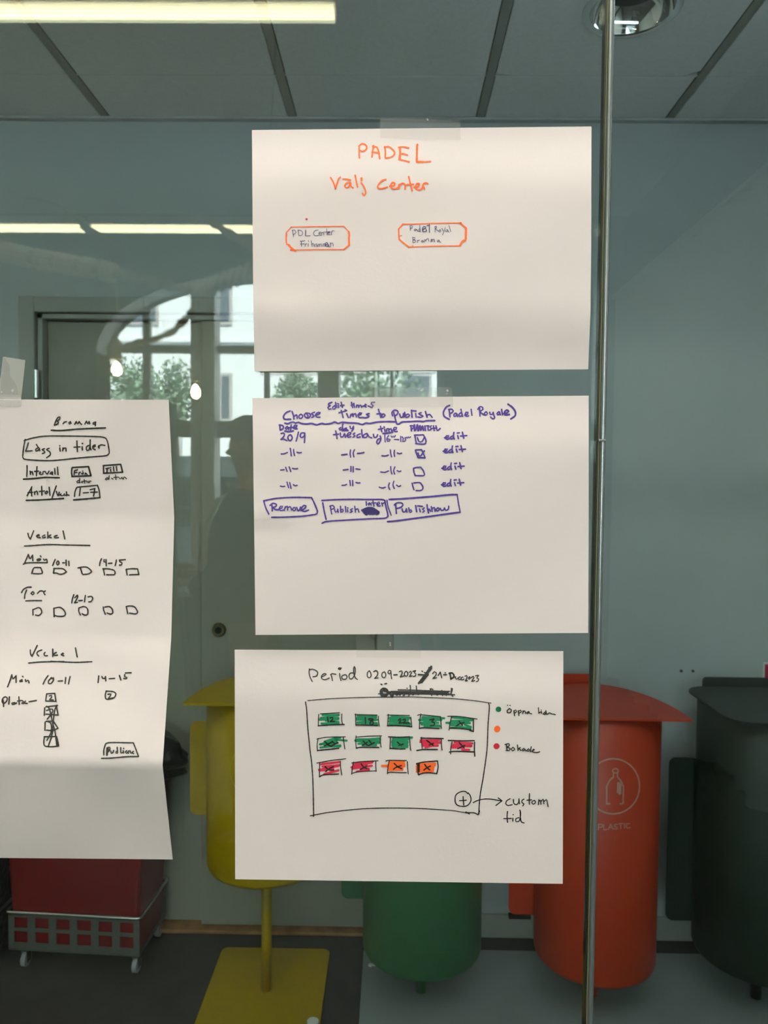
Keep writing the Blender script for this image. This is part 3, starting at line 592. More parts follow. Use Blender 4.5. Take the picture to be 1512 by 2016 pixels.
# ceiling of the bin room: slab, runners, tiles, cornice
ceil = struct('ceiling', B(-4.1, 1.8, 0.0, 1.95, CZ+0.05, 3.75), 'wall')
tx0 = -0.937
xs = [tx0 + 0.6*i for i in range(-5, 5)]
ys = [0.012, 0.334, 0.934, 1.534, YW-0.001]
for i, x in enumerate(xs):
    put('runner', B(x-0.012, x+0.012, 0.01, YW-0.004, CZ-0.006, CZ+0.01), 'grid', ceil)
tile_mesh = {}
for i in range(len(xs)-1):
    for j in range(4):
        x0, x1, y0, y1 = xs[i]+0.015, xs[i+1]-0.015, ys[j]+0.0022, ys[j+1]-0.0022
        if (i == 7 and j == 2): continue
        key = j
        if key not in tile_mesh:
            o = put('ceiling_tile', B(-(x1-x0)/2, (x1-x0)/2, -(y1-y0)/2, (y1-y0)/2, -0.005, 0.015, bev=0.003), 'tile', ceil)
            tile_mesh[key] = o.data
        else:
            o = bpy.data.objects.new('ceiling_tile', tile_mesh[key]); COL.objects.link(o); o.parent = ceil
        o.location = ((x0+x1)/2, (y0+y1)/2, CZ)
for j in (1, 2, 3):
    put('cross_bar', B(-3.9, 1.8, ys[j]-0.0022, ys[j]+0.0022, CZ-0.0045, CZ+0.008), 'tile_edge', ceil)
struct('trim_2', B(-4.1, 1.8, YW-0.022, YW-0.0005, CZ-0.014, CZ-0.0065), 'cornice')
# right of the room: side return of the camera's room
struct('ceiling.001', B(-4.1, 1.8, -5.6, -0.03, 3.6, 3.75), 'ceil_room')

# downlight in its tile
DLX, DLY, DLR = 0.571, 1.226, 0.113
bm = bmesh.new()
x0, x1, y0, y1 = xs[7]+0.015, xs[8]-0.015, ys[2]+0.0022, ys[3]-0.0022
n = 48
outer = []
for k in range(n):
    a = 2*pi*k/n
    c, s = cos(a), sin(a)
    t = min(((x1-DLX) if c > 0 else (DLX-x0))/max(abs(c), 1e-6), ((y1-DLY) if s > 0 else (DLY-y0))/max(abs(s), 1e-6))
    outer.append((DLX+c*t, DLY+s*t))
vi = [bm.verts.new((DLX+DLR*cos(2*pi*k/n), DLY+DLR*sin(2*pi*k/n), CZ-0.005)) for k in range(n)]
vo = [bm.verts.new((*outer[k], CZ-0.005)) for k in range(n)]
for k in range(n): bm.faces.new((vi[k], vi[(k+1) % n], vo[(k+1) % n], vo[k]))
put('ceiling_tile', bm, 'tile', ceil)
dl = empty('downlight', (0, 0, 0))
tag(dl, 'round recessed chrome downlight, unlit, in the ceiling behind the glass joint', 'ceiling light')
put('trim_ring', spin(bmesh.new(), [(DLR-0.012, CZ-0.006), (DLR-0.010, CZ-0.010), (DLR+0.002, CZ-0.010), (DLR+0.006, CZ-0.006)], DLX, DLY, 64), 'chrome', dl, True)
put('reflector', spin(bmesh.new(), [(DLR-0.011, CZ-0.006), (DLR-0.022, CZ+0.03), (DLR-0.040, CZ+0.047)], DLX, DLY, 64), 'chrome', dl, True)
bm = bmesh.new(); cyl(bm, (DLX, DLY, CZ+0.046), (DLX, DLY, CZ+0.049), DLR-0.036, n=40)
put('lamp_plate', bm, 'hole', dl)

# ------------------------------------------------------------------ double door in the back wall
DX0, DXM, DX1, DZ = -1.170, -0.636, -0.056, 2.050
door = empty('door_1', (0, 0, 0)); door['kind'] = 'structure'
bm = bmesh.new()
box(bm, -1.226, DX0-0.004, YW-0.012, YD+0.04, 0.0, 2.105, bev=0.003)
box(bm, DX1+0.004, 0.004, YW-0.012, YD+0.04, 0.0, 2.105, bev=0.003)
box(bm, DX0-0.004, DX1+0.004, YW-0.012, YD+0.04, DZ+0.004, 2.105, bev=0.003)
put('door_frame', bm, 'frame', door)
bm = bmesh.new()
box(bm, DX0, DX0+0.016, YW+0.004, YD+0.01, 0.012, DZ); box(bm, DX0, DX1, YW+0.004, YD+0.01, DZ-0.014, DZ)
put('rebate', bm, 'frame', door)
put('door_leaf', B(DX0+0.018, DXM-0.002, YD+0.006, YD+0.045, 0.014, DZ-0.018, bev=0.002), 'door', door)
right_leaf = put('door_leaf', B(DXM+0.001, DX1-0.001, YD-0.018, YD+0.030, 0.014, DZ-0.018, bev=0.002), 'door', door)
put('threshold', B(-1.226, 0.004, YW-0.018, YD+0.06, 0.0, 0.012, bev=0.003), 'wood', door)
for x in (DX0+0.004, DX1-0.004):
    for z in (1.82, 1.05, 0.25):
        h = bmesh.new(); cyl(h, (x, YW-0.016, z-0.045), (x, YW-0.016, z+0.045), 0.009, n=16); cyl(h, (x, YW-0.016, z-0.002), (x, YW-0.016, z+0.002), 0.0105, n=16)
        put('hinge', h, 'steel', door, False)
lx, lz = at(431, 1240, Y=YD-0.02).x, at(431, 1240, Y=YD-0.02).z
h = bmesh.new(); cyl(h, (lx, YD-0.019, lz), (lx, YD-0.030, lz), 0.024, 0.020, n=28)
lock = put('lock_rose', h, 'brass', door)
h = bmesh.new(); cyl(h, (lx, YD-0.0301, lz), (lx, YD-0.034, lz), 0.011, n=20); box(h, lx-0.0012, lx+0.0012, YD-0.0345, YD-0.0339, lz-0.006, lz+0.006)
put('lock_cylinder', h, 'hole', lock)

# ------------------------------------------------------------------ the glass partition
glass = empty('window_1', (0, 0, 0)); glass['kind'] = 'structure'
put('glass_pane', B(-4.1, 0.1800, 0.0, 0.010, 0.0, CZ), 'glass', glass)
put('glass_pane', B(0.1882, 1.8, 0.0, 0.010, 0.0, CZ), 'glass', glass)
put('sealant', B(0.1802, 0.1814, -0.0012, 0.0085, 0.0, CZ), 'seal', glass)
put('glass_edge', B(0.1815, 0.1824, -0.0020, 0.010, 0.0, CZ), 'edge', glass)
bm = bmesh.new()
prof = []
for k in range(13):
    a = pi*k/12
    prof.append((0.1853-0.0028*cos(a), -0.0005-0.0034*sin(a)))
prof += [(0.1881, 0.011), (0.1825, 0.011)]
prism(bm, prof, 'Z', 0.0, CZ)
put('joint_profile', bm, 'profile', glass, False)
# the joint's lower clip seen just above the second sheet's level
put('joint_clip', B(0.1812, 0.1876, -0.0045, -0.0003, at(1185, 867, Y=0).z-0.0012, at(1185, 867, Y=0).z+0.0008, bev=0.0003), 'profile', glass)
# ------------------------------------------------------------------ waste bins
def bin_unit(cx, col, z0, z1, roof, tab, post_z, label, cy=1.500, r=0.1735):
    t = empty('waste_bin', (cx, cy, 0))
    tag(t, label, 'waste bin')
    bm = bmesh.new()
    prof = [(0.001, z0), (r-0.010, z0), (r-0.003, z0+0.003), (r, z0+0.012), (r, z1-0.002), (r-0.003, z1), (r-0.010, z1), (r-0.012, z1-0.006)]
    body = put('body', spin(bm, prof, 0, 0, 64), col, t, True)
    bm = bmesh.new(); cyl(bm, (0, 0, post_z), (0, 0, z0), 0.0150, n=24)
    if z0 > 0.3: cyl(bm, (0, 0, z0-0.03), (0, 0, z0+0.001), 0.0150, 0.030, n=24)
    put('post', bm, col, t, True)
    if roof == 'hood':
        pts = []
        a, b, yc = 0.196, 0.355, -0.190
        for k in range(41):
            th = pi*k/40
            pts.append((a*cos(th), yc + b*sin(th)))
        bm = bmesh.new(); prism(bm, pts, 'Z', z1+0.006, z1+0.012)
        put('hood', bm, col, t)
        fl = rrect(-0.12, 0.040, z1-0.06, z1+0.035, 0.014)
        bm = bmesh.new(); prism(bm, fl, 'Y', 0.186, 0.191)
        put('back_plate', bm, col, t)
    else:
        pts = rrect(-0.180, 0.180, -0.205, 0.155, 0.07, 8)
        bm = bmesh.new(); prism(bm, pts, 'Z', z1+0.004, z1+0.010)
        put('lid', bm, col, t)
        fl = rrect(-0.105, 0.105, z1-0.06, z1+0.032, 0.012)
        bm = bmesh.new(); prism(bm, fl, 'Y', 0.178, 0.184)
        put('back_plate', bm, col, t)
    ta, tb = tab
    pts = rrect(-r-0.068, -r+0.05, ta, tb, 0.020)
    bm = bmesh.new(); prism(bm, pts, 'Y', 0.055, 0.061)
    put('side_handle', bm, col, t)
    return t
yb = bin_unit(-0.3625, 'bin_yellow', 0.400, 0.905, 'hood', (0.505, 0.790), 0.008, 'yellow round waste bin with a hood, on its own yellow foot plate')
bm = bmesh.new(); prism(bm, rrect(-0.1745, 0.1725, -0.195, 0.198, 0.022), 'Z', 0.0, 0.008)
put('foot_plate', bm, 'bin_yellow', yb)
p = at(616, 2012, Z=0.010)
bm = bmesh.new(); cyl(bm, (p.x+0.3625, p.y-1.5, 0.008), (p.x+0.3625, p.y-1.5, 0.013), 0.016, n=20)
put('foot_bolt', bm, 'sign_white', yb)
bin_unit(0.0955, 'bin_green', 0.150, 0.880, 'hood', (0.255, 0.60), 0.012, 'green round waste bin between the yellow and orange bins, mostly behind the lowest sheet')
ob = bin_unit(0.600, 'bin_orange', 0.140, 0.880, 'hood', (0.215, 0.60), 0.012, 'orange round waste bin with a hood and a pale bottle symbol')
put('handle_foot', B(-0.241, -0.175, 0.050, 0.066, 0.203, 0.2145), 'hole', ob)
bin_unit(1.078, 'bin_dark', 0.150, 0.880, 'flat', (0.205, 0.70), 0.012, 'dark green waste bin with a flat lid at the right edge', r=0.180)
fp = put('floor_plate', prism(bmesh.new(), rrect(-0.082, 1.70, 1.325, 1.700, 0.018), 'Z', 0.0, 0.012), 'plate')
tag(fp, 'long grey blue steel floor plate under the green, orange and dark bins', 'floor plate')
for px_, py_ in ((729, 1901), (737, 1900)):
    p = at(px_, py_, Z=0.012)
    bm = bmesh.new(); cyl(bm, (p.x, p.y, 0.012), (p.x, p.y, 0.016), 0.006, n=12)
    put('plate_screw', bm, 'sign_white', fp)
# printed symbol and word on the orange bin, ring on the yellow one
def on_bin(cx, cy, r):
    def f(px, py, lift):
        Y = cy - r
        for _ in range(5):
            p = at(px, py, Y=Y)
            q = max(0.0, (r+0.0008+lift)**2-(p.x-cx)**2)
            Y = cy - sqrt(q)
        return at(px, py, Y=Y) - Vector((cx, cy, 0))
    return f
ring = ' '.join(f'{512+128*cos(2*pi*k/36):.1f} {860+134*sin(2*pi*k/36):.1f}' for k in range(37))
SYM = [(1000, 1200, 2.4707, 2.4, 'print_pale', ring + """
480 945 480 862; 480 862 495 832 513 815; 513 815 513 795; 513 795 533 795; 533 795 533 815; 533 815 550 835 562 862; 562 862 560 945; 560 945 480 945
513 795 510 782 523 773 536 782 533 795; 535 842 533 890; 543 842 541 898; 549 850 548 895""".replace('\n', '\n')),
(1000, 1200, 2.4707, 1.5, 'print_pale', """440 1072 440 1045; 440 1045 458 1046 458 1058 440 1060; 466 1045 466 1072; 466 1072 482 1070; 488 1070 499 1043; 499 1043 512 1068; 492 1060 508 1060
532 1045 518 1046 520 1055 532 1060 530 1068 516 1067; 538 1042 560 1041; 549 1042 549 1066; 567 1040 567 1064; 592 1042 578 1042 575 1052 580 1063 594 1061""")]
strokes(SYM, on_bin(0.600, 1.500, 0.1735), 0, ob, 'printed_symbol', 1.5)
ring = ' '.join(f'{507+54*cos(2*pi*k/36):.1f} {1517+55*sin(2*pi*k/36):.1f}' for k in range(37))
strokes([(0, 0, 1, 2.0, 'print_yellow', ring)], on_bin(-0.3625, 1.500, 0.1735), 0, yb, 'printed_symbol', 1.5)

# ------------------------------------------------------------------ red container on its trolley (left)
TR = radians(-3.3)
tl = empty('container_trolley', (-0.760, 1.560, 0), TR)
tag(tl, 'grey metal trolley on castors with square holes, carrying the red container', 'trolley')
W, Dp = 0.415, 0.225
def hole_panel(bm, wdt, nx, flip=False, y=0.0):
    pitch = (wdt-0.014)/nx
    xsb = [-wdt]
    for k in range(nx):
        c = -wdt+0.007+pitch*(k+0.5)
        xsb += [c-0.0215, c+0.0215]
    xsb.append(0.0)
    zsb = [0.064, 0.084, 0.120, 0.131, 0.164, 0.178]
    for i in range(len(xsb)-1):
        for j in range(len(zsb)-1):
            if i % 2 == 1 and j in (1, 3): continue
            box(bm, xsb[i], xsb[i+1], y, y+0.003, zsb[j], zsb[j+1])
    bmesh.ops.remove_doubles(bm, verts=bm.verts, dist=1e-5)
bm = bmesh.new(); hole_panel(bm, W, 6)
put('front_panel', bm, 'grey_metal', tl)
bm = bmesh.new(); hole_panel(bm, W, 6, y=Dp)
put('rear_panel', bm, 'grey_metal', tl)
bm = bmesh.new()
rim = [(q[0], q[1], 0.181) for q in rrect(-W-0.004, 0.004, -0.004, Dp+0.006, 0.012, 4)]
tube(bm, rim+[rim[0]], 0.0045, 8)
put('rim_bar', bm, 'steel', tl, True)
put('base_tray', B(-W, 0, 0, Dp, 0.060, 0.063), 'grey_metal', tl)
for x, y in ((-W+0.045, 0.02), (-0.018, 0.02), (-W+0.045, Dp-0.02), (-0.018, Dp-0.02)):
    bm = bmesh.new(); cyl(bm, (x, y, 0.050), (x, y, 0.062), 0.012, n=16); box(bm, x-0.010, x-0.008, y-0.012, y+0.012, 0.015, 0.052); box(bm, x+0.008, x+0.010, y-0.012, y+0.012, 0.015, 0.052)
    c = put('castor', bm, 'chrome', tl)
    bm = bmesh.new(); cyl(bm, (x-0.007, y, 0.0225), (x+0.007, y, 0.0225), 0.0225, n=24)
    put('wheel', bm, 'rubber', c, False)
rc = empty('container', (-0.760, 1.560, 0), TR)
tag(rc, 'deep red plastic container standing in the grey trolley', 'container')
bm = bmesh.new()
lo = rrect(-W+0.010, -0.010, 0.008, Dp-0.006, 0.012, 3); hi = rrect(-W-0.006, 0.014, -0.008, Dp+0.002, 0.016, 3)
a = [bm.verts.new((*p, 0.064)) for p in lo]; b = [bm.verts.new((*p, 0.535)) for p in hi]; c = [bm.verts.new((p[0]*0.98-0.005, 0.11+(p[1]-0.11)*0.94, 0.535)) for p in hi]
n = len(a)
for i in range(n):
    bm.faces.new((a[i], a[(i+1) % n], b[(i+1) % n], b[i])); bm.faces.new((b[i], b[(i+1) % n], c[(i+1) % n], c[i]))
bm.faces.new(a[::-1]); bm.faces.new(c)
put('tub', bm, 'red_plastic', rc)
# black bag liner bulging over the rim
bm = bmesh.new()
bmesh.ops.create_uvsphere(bm, u_segments=36, v_segments=20, radius=1.0)
rr_ = random.Random(3)
for v in bm.verts:
    d = v.co.normalized()
    k = 1+0.07*sin(7*d.x+3*d.z)*cos(5*d.y+2)+0.04*sin(13*d.z+9*d.x)
    v.co = Vector((-0.145+d.x*0.262*k, 0.10+d.y*0.115*k, max(0.538, 0.640+d.z*0.108*k)))
bag = put('bin_bag', bm, 'bag', None, True)
bag.location = (-0.760, 1.560, 0); bag.rotation_euler = (0, 0, TR)
tag(bag, 'shiny black plastic bag bulging over the top of the red container', 'bag')
# a black container cut by the left edge
kc = empty('container', (-1.40, 1.60, 0), TR)
tag(kc, 'black plastic container cut off by the left edge, beside the red one', 'container')
bm = bmesh.new(); prism(bm, rrect(-0.205, 0.195, -0.02, 0.17, 0.02), 'Z', 0.05, 0.62); put('tub', bm, 'bag', kc)
bm = bmesh.new(); rim = [(q[0], q[1], 0.181) for q in rrect(-0.210, 0.199, -0.025, 0.176, 0.012, 4)]; tube(bm, rim+[rim[0]], 0.0045, 8); put('rim_bar', bm, 'steel', kc, True)
for x, y in ((-0.18, 0.0), (0.17, 0.0), (-0.18, 0.15), (0.17, 0.15)):
    bm = bmesh.new(); cyl(bm, (x-0.007, y, 0.025), (x+0.007, y, 0.025), 0.025, n=20); put('wheel', bm, 'rubber', kc)

# small things on the back wall at the right
for i, px_ in enumerate((1341, 1364)):
    p = at(px_, 1321, Y=YW)
    bm = bmesh.new(); cyl(bm, (p.x, YW-0.002, p.z), (p.x, YW+0.0, p.z), 0.0048, n=14)
    s = put('wall_plug', bm, 'hole'); tag(s, ('left' if i == 0 else 'right') + ' dark plug hole of the pair in the wall between the orange and dark bins', 'wall plug', 'plug holes in the back wall')
p0 = at(1503, 1305, Y=YW-0.01); p1 = at(1503, 1347, Y=YW-0.01)
sg = put('wall_sign', B(p0.x, p0.x+0.16, YW-0.008, YW-0.0005, p1.z, p0.z, bev=0.001), 'sign_white'); tag(sg, 'small red sign with a white border at the right edge of the wall', 'sign')
put('sign_face', B(p0.x+0.006, p0.x+0.154, YW-0.0105, YW-0.0082, p1.z+0.005, p0.z-0.005), 'sign_red', sg)

# ================================================================== sheets of paper taped on the glass
def lerp(a, b, t): return a+(b-a)*t
def poly(pts, t):
    """pts: [(t, value)..]"""
    for (t0, v0), (t1, v1) in zip(pts, pts[1:]):
        if t <= t1: return lerp(v0, v1, (t-t0)/(t1-t0) if t1 > t0 else 0)
    return pts[-1][1]
def sm(x): x = max(0.0, min(1.0, x)); return x*x*(3-2*x)
def sheet(rows, off, nu, nv, label, group=None):
    """rows: (xl, yl, xr, yr) measured along the sheet from top to bottom"""
    bm = bmesh.new()
    grid = []
    R = []
    for a, b in zip(rows, rows[1:]):
        for k in range(nv): R.append([lerp(a[i], b[i], k/nv) for i in range(4)])
    R.append(list(rows[-1]))
    for xl, yl, xr, yr in R:
        ln = []
        for i in range(nu+1):
            t = i/nu
            px, py = lerp(xl, xr, t), lerp(yl, yr, t)
            ln.append(bm.verts.new(at(px, py, Y=-off(px, py))))
        grid.append(ln)
    for j in range(len(grid)-1):
        for i in range(nu):
            bm.faces.new((grid[j][i], grid[j+1][i], grid[j+1][i+1], grid[j][i+1]))
    bmesh.ops.recalc_face_normals(bm, faces=bm.faces)
    bm.faces.ensure_lookup_table()
    for e in bm.edges:
        if e.is_boundary: e.smooth = False
    f0 = bm.faces[0]
    f0.normal_update()
    if f0.normal.y > 0: bmesh.ops.reverse_faces(bm, faces=bm.faces)
    o = put('paper_sheet', bm, 'paper', None, True)
    md = o.modifiers.new('thickness', 'SOLIDIFY'); md.thickness = 0.00025; md.offset = -1
    tag(o, label, 'paper sheet', group)
    return o
def on_sheet(off):
    return lambda px, py, lift: at(px, py, Y=-(off(px, py)+0.00035+lift))

def off1(x, y):
    return 0.0018 + 0.0095*sm((y-258)/110) - 0.0085*sm((y-590)/150) + 0.0006*sin(x/90+y/50) + 0.0018*math.exp(-((x-560-(y-620)*0.2)/70)**2)*sm((y-560)/60)
def off2(x, y):
    return 0.0018 + 0.0055*sm((y-790)/100) + 0.0016*math.exp(-((x-528)/34)**2-((y-1012)/22)**2) - 0.0012*math.exp(-((x-540)/40)**2-((y-1048)/18)**2) + 0.0010*sin((x*0.6+y)/75)
def off3(x, y):
    return 0.0018 + 0.0055*sm((y-1285)/100) + 0.0008*math.exp(-((x-590-(1560-y)*1.6)/30)**2-((y-1550)/22)**2) + 0.0008*sin((x*0.5-y)/95)
def off4(x, y):
    yy = y - (x/340.0)*4
    f = poly([(780, 0.0130), (1018, 0.0030), (1251, 0.0130), (1500, 0.0440), (1700, 0.0100)], yy)
    f += 0.0030*math.exp(-abs(x-22)/60.0)
    if yy > 1251: f += 0.0011*sin((x*0.45-yy)/38.0)*sm((yy-1251)/60)
    f += 0.0007*sin(x/41.0+yy/53.0)
    return f
S1 = sheet([(496, 256, 1164.5, 249), (497.5, 480, 1164, 480), (499, 610, 1162.5, 610), (501, 731, 1158, 727)], off1, 40, 14,
           'white sheet with an orange heading and two orange outlined boxes, topmost of the column', 'sheets taped in a column')
S2 = sheet([(497, 784, 1159, 779), (500, 1015, 1159, 1010), (503, 1250, 1158, 1246)], off2, 44, 20,
           'white sheet with violet handwriting in rows and tick boxes, middle of the column', 'sheets taped in a column')
S3 = sheet([(462, 1279, 1109, 1282), (463, 1731, 1108, 1740)], off3, 44, 34,
           'white sheet with a drawn panel of green, red and orange boxes, lowest of the column', 'sheets taped in a column')
S4 = sheet([(-325, 786, 332, 787), (-330, 1014, 343, 1020), (-328, 1247, 337, 1257), (-345, 1493, 320, 1507), (-330, 1686, 340, 1692)], off4, 70, 18,
           'tall white sheet creased in four panels with black handwriting, cut by the left edge')
strokes(INK1, on_sheet(off1), 0, S1)['kind'] = 'stuff'
strokes(INK2, on_sheet(off2), 0, S2)['kind'] = 'stuff'
strokes(INK3F, on_sheet(off3), 0, S3, 'marker_fill')['kind'] = 'stuff'
strokes(INK3, on_sheet(off3), 0.00015, S3)['kind'] = 'stuff'
strokes(INK4, on_sheet(off4), 0, S4)['kind'] = 'stuff'

# ------------------------------------------------------------------ adhesive tape
def tape(corners, off, ytop, label, m='tape', spots=(), group='tapes holding the sheets'):
    (x0, y0), (x1, y1), (x2, y2), (x3, y3) = corners     # top left, top right, bottom right, bottom left
    bm = bmesh.new(); g = []
    nv, nu = 16, 24
    for j in range(nv+1):
        v = j/nv; ln = []
        for i in range(nu+1):
            u = i/nu
            px = lerp(lerp(x0, x1, u), lerp(x3, x2, u), v); py = lerp(lerp(y0, y1, u), lerp(y3, y2, u), v)
            if j == 0: py += 0.7*((i % 2)*2-1)
            o = 0.0004 + (off(px, max(py, ytop))+0.0006)*sm((py-ytop+7)/7)
            ln.append(bm.verts.new(at(px, py, Y=-o)))
        g.append(ln)
    for j in range(nv):
        for i in range(nu): bm.faces.new((g[j][i], g[j][i+1], g[j+1][i+1], g[j+1][i]))
    t = put('tape_strip', bm, m)
    tag(t, label, 'adhesive tape', group)
    if spots:
        bm = bmesh.new()
        for px, py, r in spots:
            bm.faces.new([bm.verts.new(at(px+r*(1+0.2*sin(3*k))*cos(2*pi*k/9), py+r*sin(2*pi*k/9), Y=-0.0008)) for k in range(9)])
        b = put('air_bubbles', bm, 'bubble', t); b['kind'] = 'stuff'
    return t
tape([(748, 232), (906, 237), (907, 276), (749, 272)], off1, 254, 'matt clear tape strip holding the topmost sheet of the column', spots=[(842, 236, 2), (812, 242, 1.2)])
tape([(727, 763), (891, 762), (892, 801), (728, 803)], off2, 781, 'matt clear tape strip holding the middle sheet of the column', spots=[(832, 766, 2.6), (830, 769, 1.8), (787, 771, 2), (782, 776, 1.4), (843, 778, 1.4), (846, 775, 1.2), (881, 769, 2.2), (880, 775, 1.6), (748, 772, 1.3), (857, 772, 1)])
tape([(700, 1250), (829, 1248), (829, 1296), (702, 1294)], off3, 1280, 'faint clear tape strip holding the lowest sheet of the column', 'tape_faint', spots=[(745, 1262, 1.2), (768, 1266, 2), (768, 1270, 1.5), (776, 1273, 1.3), (812, 1268, 1.2)])
t4 = tape([(6, 702), (50, 709), (40, 800), (-6, 800)], off4, 785, 'slanted clear tape strip at the left holding the tall creased sheet', 'tape_loose', group=None)
bm = bmesh.new()
wp = [(6, 702), (11, 706), (19, 720), (20, 728), (19, 734), (20, 741), (27, 749), (33, 760), (35, 772), (36, 784), (20, 785), (0, 784), (2, 745)]
bm.faces.new([bm.verts.new(at(a, b, Y=-0.0010)) for a, b in wp])
put('adhered_patch', bm, 'tape_wet', t4)
bm = bmesh.new()
for px, py, r in ((3.2, 772, 1.8), (24.5, 769, 2.4), (26, 768, 1.6), (6, 735, 0.9)):
    bm.faces.new([bm.verts.new(at(px+r*cos(2*pi*k/8), py+r*1.2*sin(2*pi*k/8), Y=-0.0014)) for k in range(8)])
b = put('air_bubbles', bm, 'bubble', t4); b['kind'] = 'stuff'

# ================================================================== the camera's room, seen as reflections
D_WIN = 6.0
YWIN = -(D_WIN-0.68)
def wx(px): return seen(px, 949, D_WIN).x
def wz(py): return seen(530, py, D_WIN).z
xL, xR, zS = wx(190), wx(872), wz(1146)
xc, hw = (xL+xR)/2, (xR-xL)/2
zSp, zTop = wz(695), wz(535)
def arch(k, n=28, inset=0.0):
    th = pi*k/n
    return (xc+(hw-inset)*cos(th), zSp+(zTop-zSp-inset)*sin(th))
# window wall with the arched opening
bm = bmesh.new()
T = 0.30
def quadstrip(bm, inner, y0, y1):
    pass
fr = []
for y in (YWIN, YWIN-T):
    inner = [(xL, zS)] + [arch(28-k) for k in range(29)] + [(xR, zS)]
    top = 3.75
    vi = [bm.verts.new((x, y, z)) for x, z in inner]
    vo = [bm.verts.new((x, y, top)) for x, z in inner]
    for i in range(len(inner)-1):
        if abs(inner[i][0]-inner[i+1][0]) > 1e-6: bm.faces.new((vi[i], vi[i+1], vo[i+1], vo[i]))
    fr.append(vi)
for i in range(len(fr[0])-1):
    bm.faces.new((fr[0][i], fr[0][i+1], fr[1][i+1], fr[1][i])).material_index = 1
box(bm, -4.25, xL, YWIN-T, YWIN, 0.0, 3.75); box(bm, xR, 1.95, YWIN-T, YWIN, 0.0, 3.75); box(bm, xL, xR, YWIN-T, YWIN, 0.0, zS)
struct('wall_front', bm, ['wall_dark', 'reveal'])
win = empty('window_2', (0, 0, 0)); win['kind'] = 'structure'
DF = D_WIN+T-0.06; yf = -(DF-0.68)
def fx(px): return seen(px, 949, DF).x
def fz(py): return seen(530, py, DF).z
def hgt(x):
    u = max(-1, min(1, (x-xc)/hw)); return zSp+(zTop-zSp)*sqrt(max(0, 1-u*u))
def vbar(a, b, m='win_frame', y0=-0.03, y1=0.03, z0=None, name='mullion'):
    x0, x1 = fx(a), fx(b)
    put(name, B(x0, x1, yf+y0, yf+y1, zS if z0 is None else z0, max(hgt(x0), hgt(x1))+0.03), m, win)
for a, b in ((283, 297), (520, 530), (766, 772)): vbar(a, b)
for a, b in ((385, 430), (628, 668)): vbar(a, b, 'pillar', -0.05, 0.16, name='window_pillar')
vbar(858, 872, name='frame_side'); vbar(186, 198, name='frame_side')
put('transom', B(xL, xR, yf-0.04, yf+0.04, fz(696), fz(682)), 'win_frame', win)
put('transom', B(xL, xR, yf-0.04, yf+0.04, fz(862), fz(830)), 'win_frame', win)
put('glazing_bar', B(xL, xR, yf-0.02, yf+0.02, fz(1005), fz(998)), 'win_frame', win)
put('frame_bottom', B(xL, xR, yf-0.04, yf+0.04, zS, zS+0.04), 'win_frame', win)
bm = bmesh.new()
tube(bm, [(p[0], yf, p[1]) for p in [arch(k, 28, 0.01) for k in range(29)]], 0.022, 6)
put('frame_arch', bm, 'win_frame', win)
edges = [fx(v) for v in (186, 290, 407, 525, 648, 769, 872)]
for x0, x1 in zip(edges, edges[1:]):
    for z0, z1 in ((zS, fz(846)), (fz(846), fz(689)), (fz(689), zTop+0.05)):
        put('window_pane', B(x0, x1, yf-0.003, yf+0.003, z0, z1), 'window_glass', win)
put('sill', B(xL-0.05, xR+0.05, YWIN-T, YWIN+0.16, zS-0.03, zS+0.0, bev=0.004), 'sill', win)
# low bench below the sill
bn = empty('bench', (xc, YWIN+0.32, 0)); tag(bn, 'low white topped bench below the arched window, seen reflected', 'bench')
zb = seen(380, 1161, 5.6).z
put('bench_top', B(-hw, hw, -0.15, 0.22, zb-0.035, zb), 'sill', bn)
for x in (-hw+0.03, -0.02, hw-0.07): put('leg', B(x, x+0.04, -0.12, 0.18, 0.0, zb-0.035), 'win_frame', bn)

# outside the window: street, house front, trees, parked van
struct('floor.002', B(-16, 12, -15.0, YWIN-T-0.01, -0.30, -0.20), 'street')
DFc = 15.0; yfc = -(DFc-0.68)
house = empty('house_front', (0, yfc, 0)); tag(house, 'white rendered house front across the street, reflected behind the tall creased sheet', 'building')
put('wall', B(-13, 9, -0.4, 0.0, -0.2, 11), 'facade', house)
for a, b, c, d in ((245, 312, 555, 640), (428, 457, 555, 640), (432, 457, 735, 830), (560, 625, 555, 640), (560, 600, 735, 830), (700, 770, 555, 640), (790, 850, 735, 830), (60, 120, 555, 640), (90, 150, 735, 830)):
    p, q = seen(a, d, DFc), seen(b, c, DFc)
    w = put('house_window', B(p.x, q.x, 0.001, 0.05, p.z, q.z), 'facade_frame', house)
    put('pane', B(p.x+0.05, q.x-0.05, 0.0501, 0.056, p.z+0.06, q.z-0.06), 'facade_pane', w)
put('ledge', B(-13, 9, 0.001, 0.10, seen(400, 672, DFc).z-0.03, seen(400, 672, DFc).z+0.03), 'facade', house)
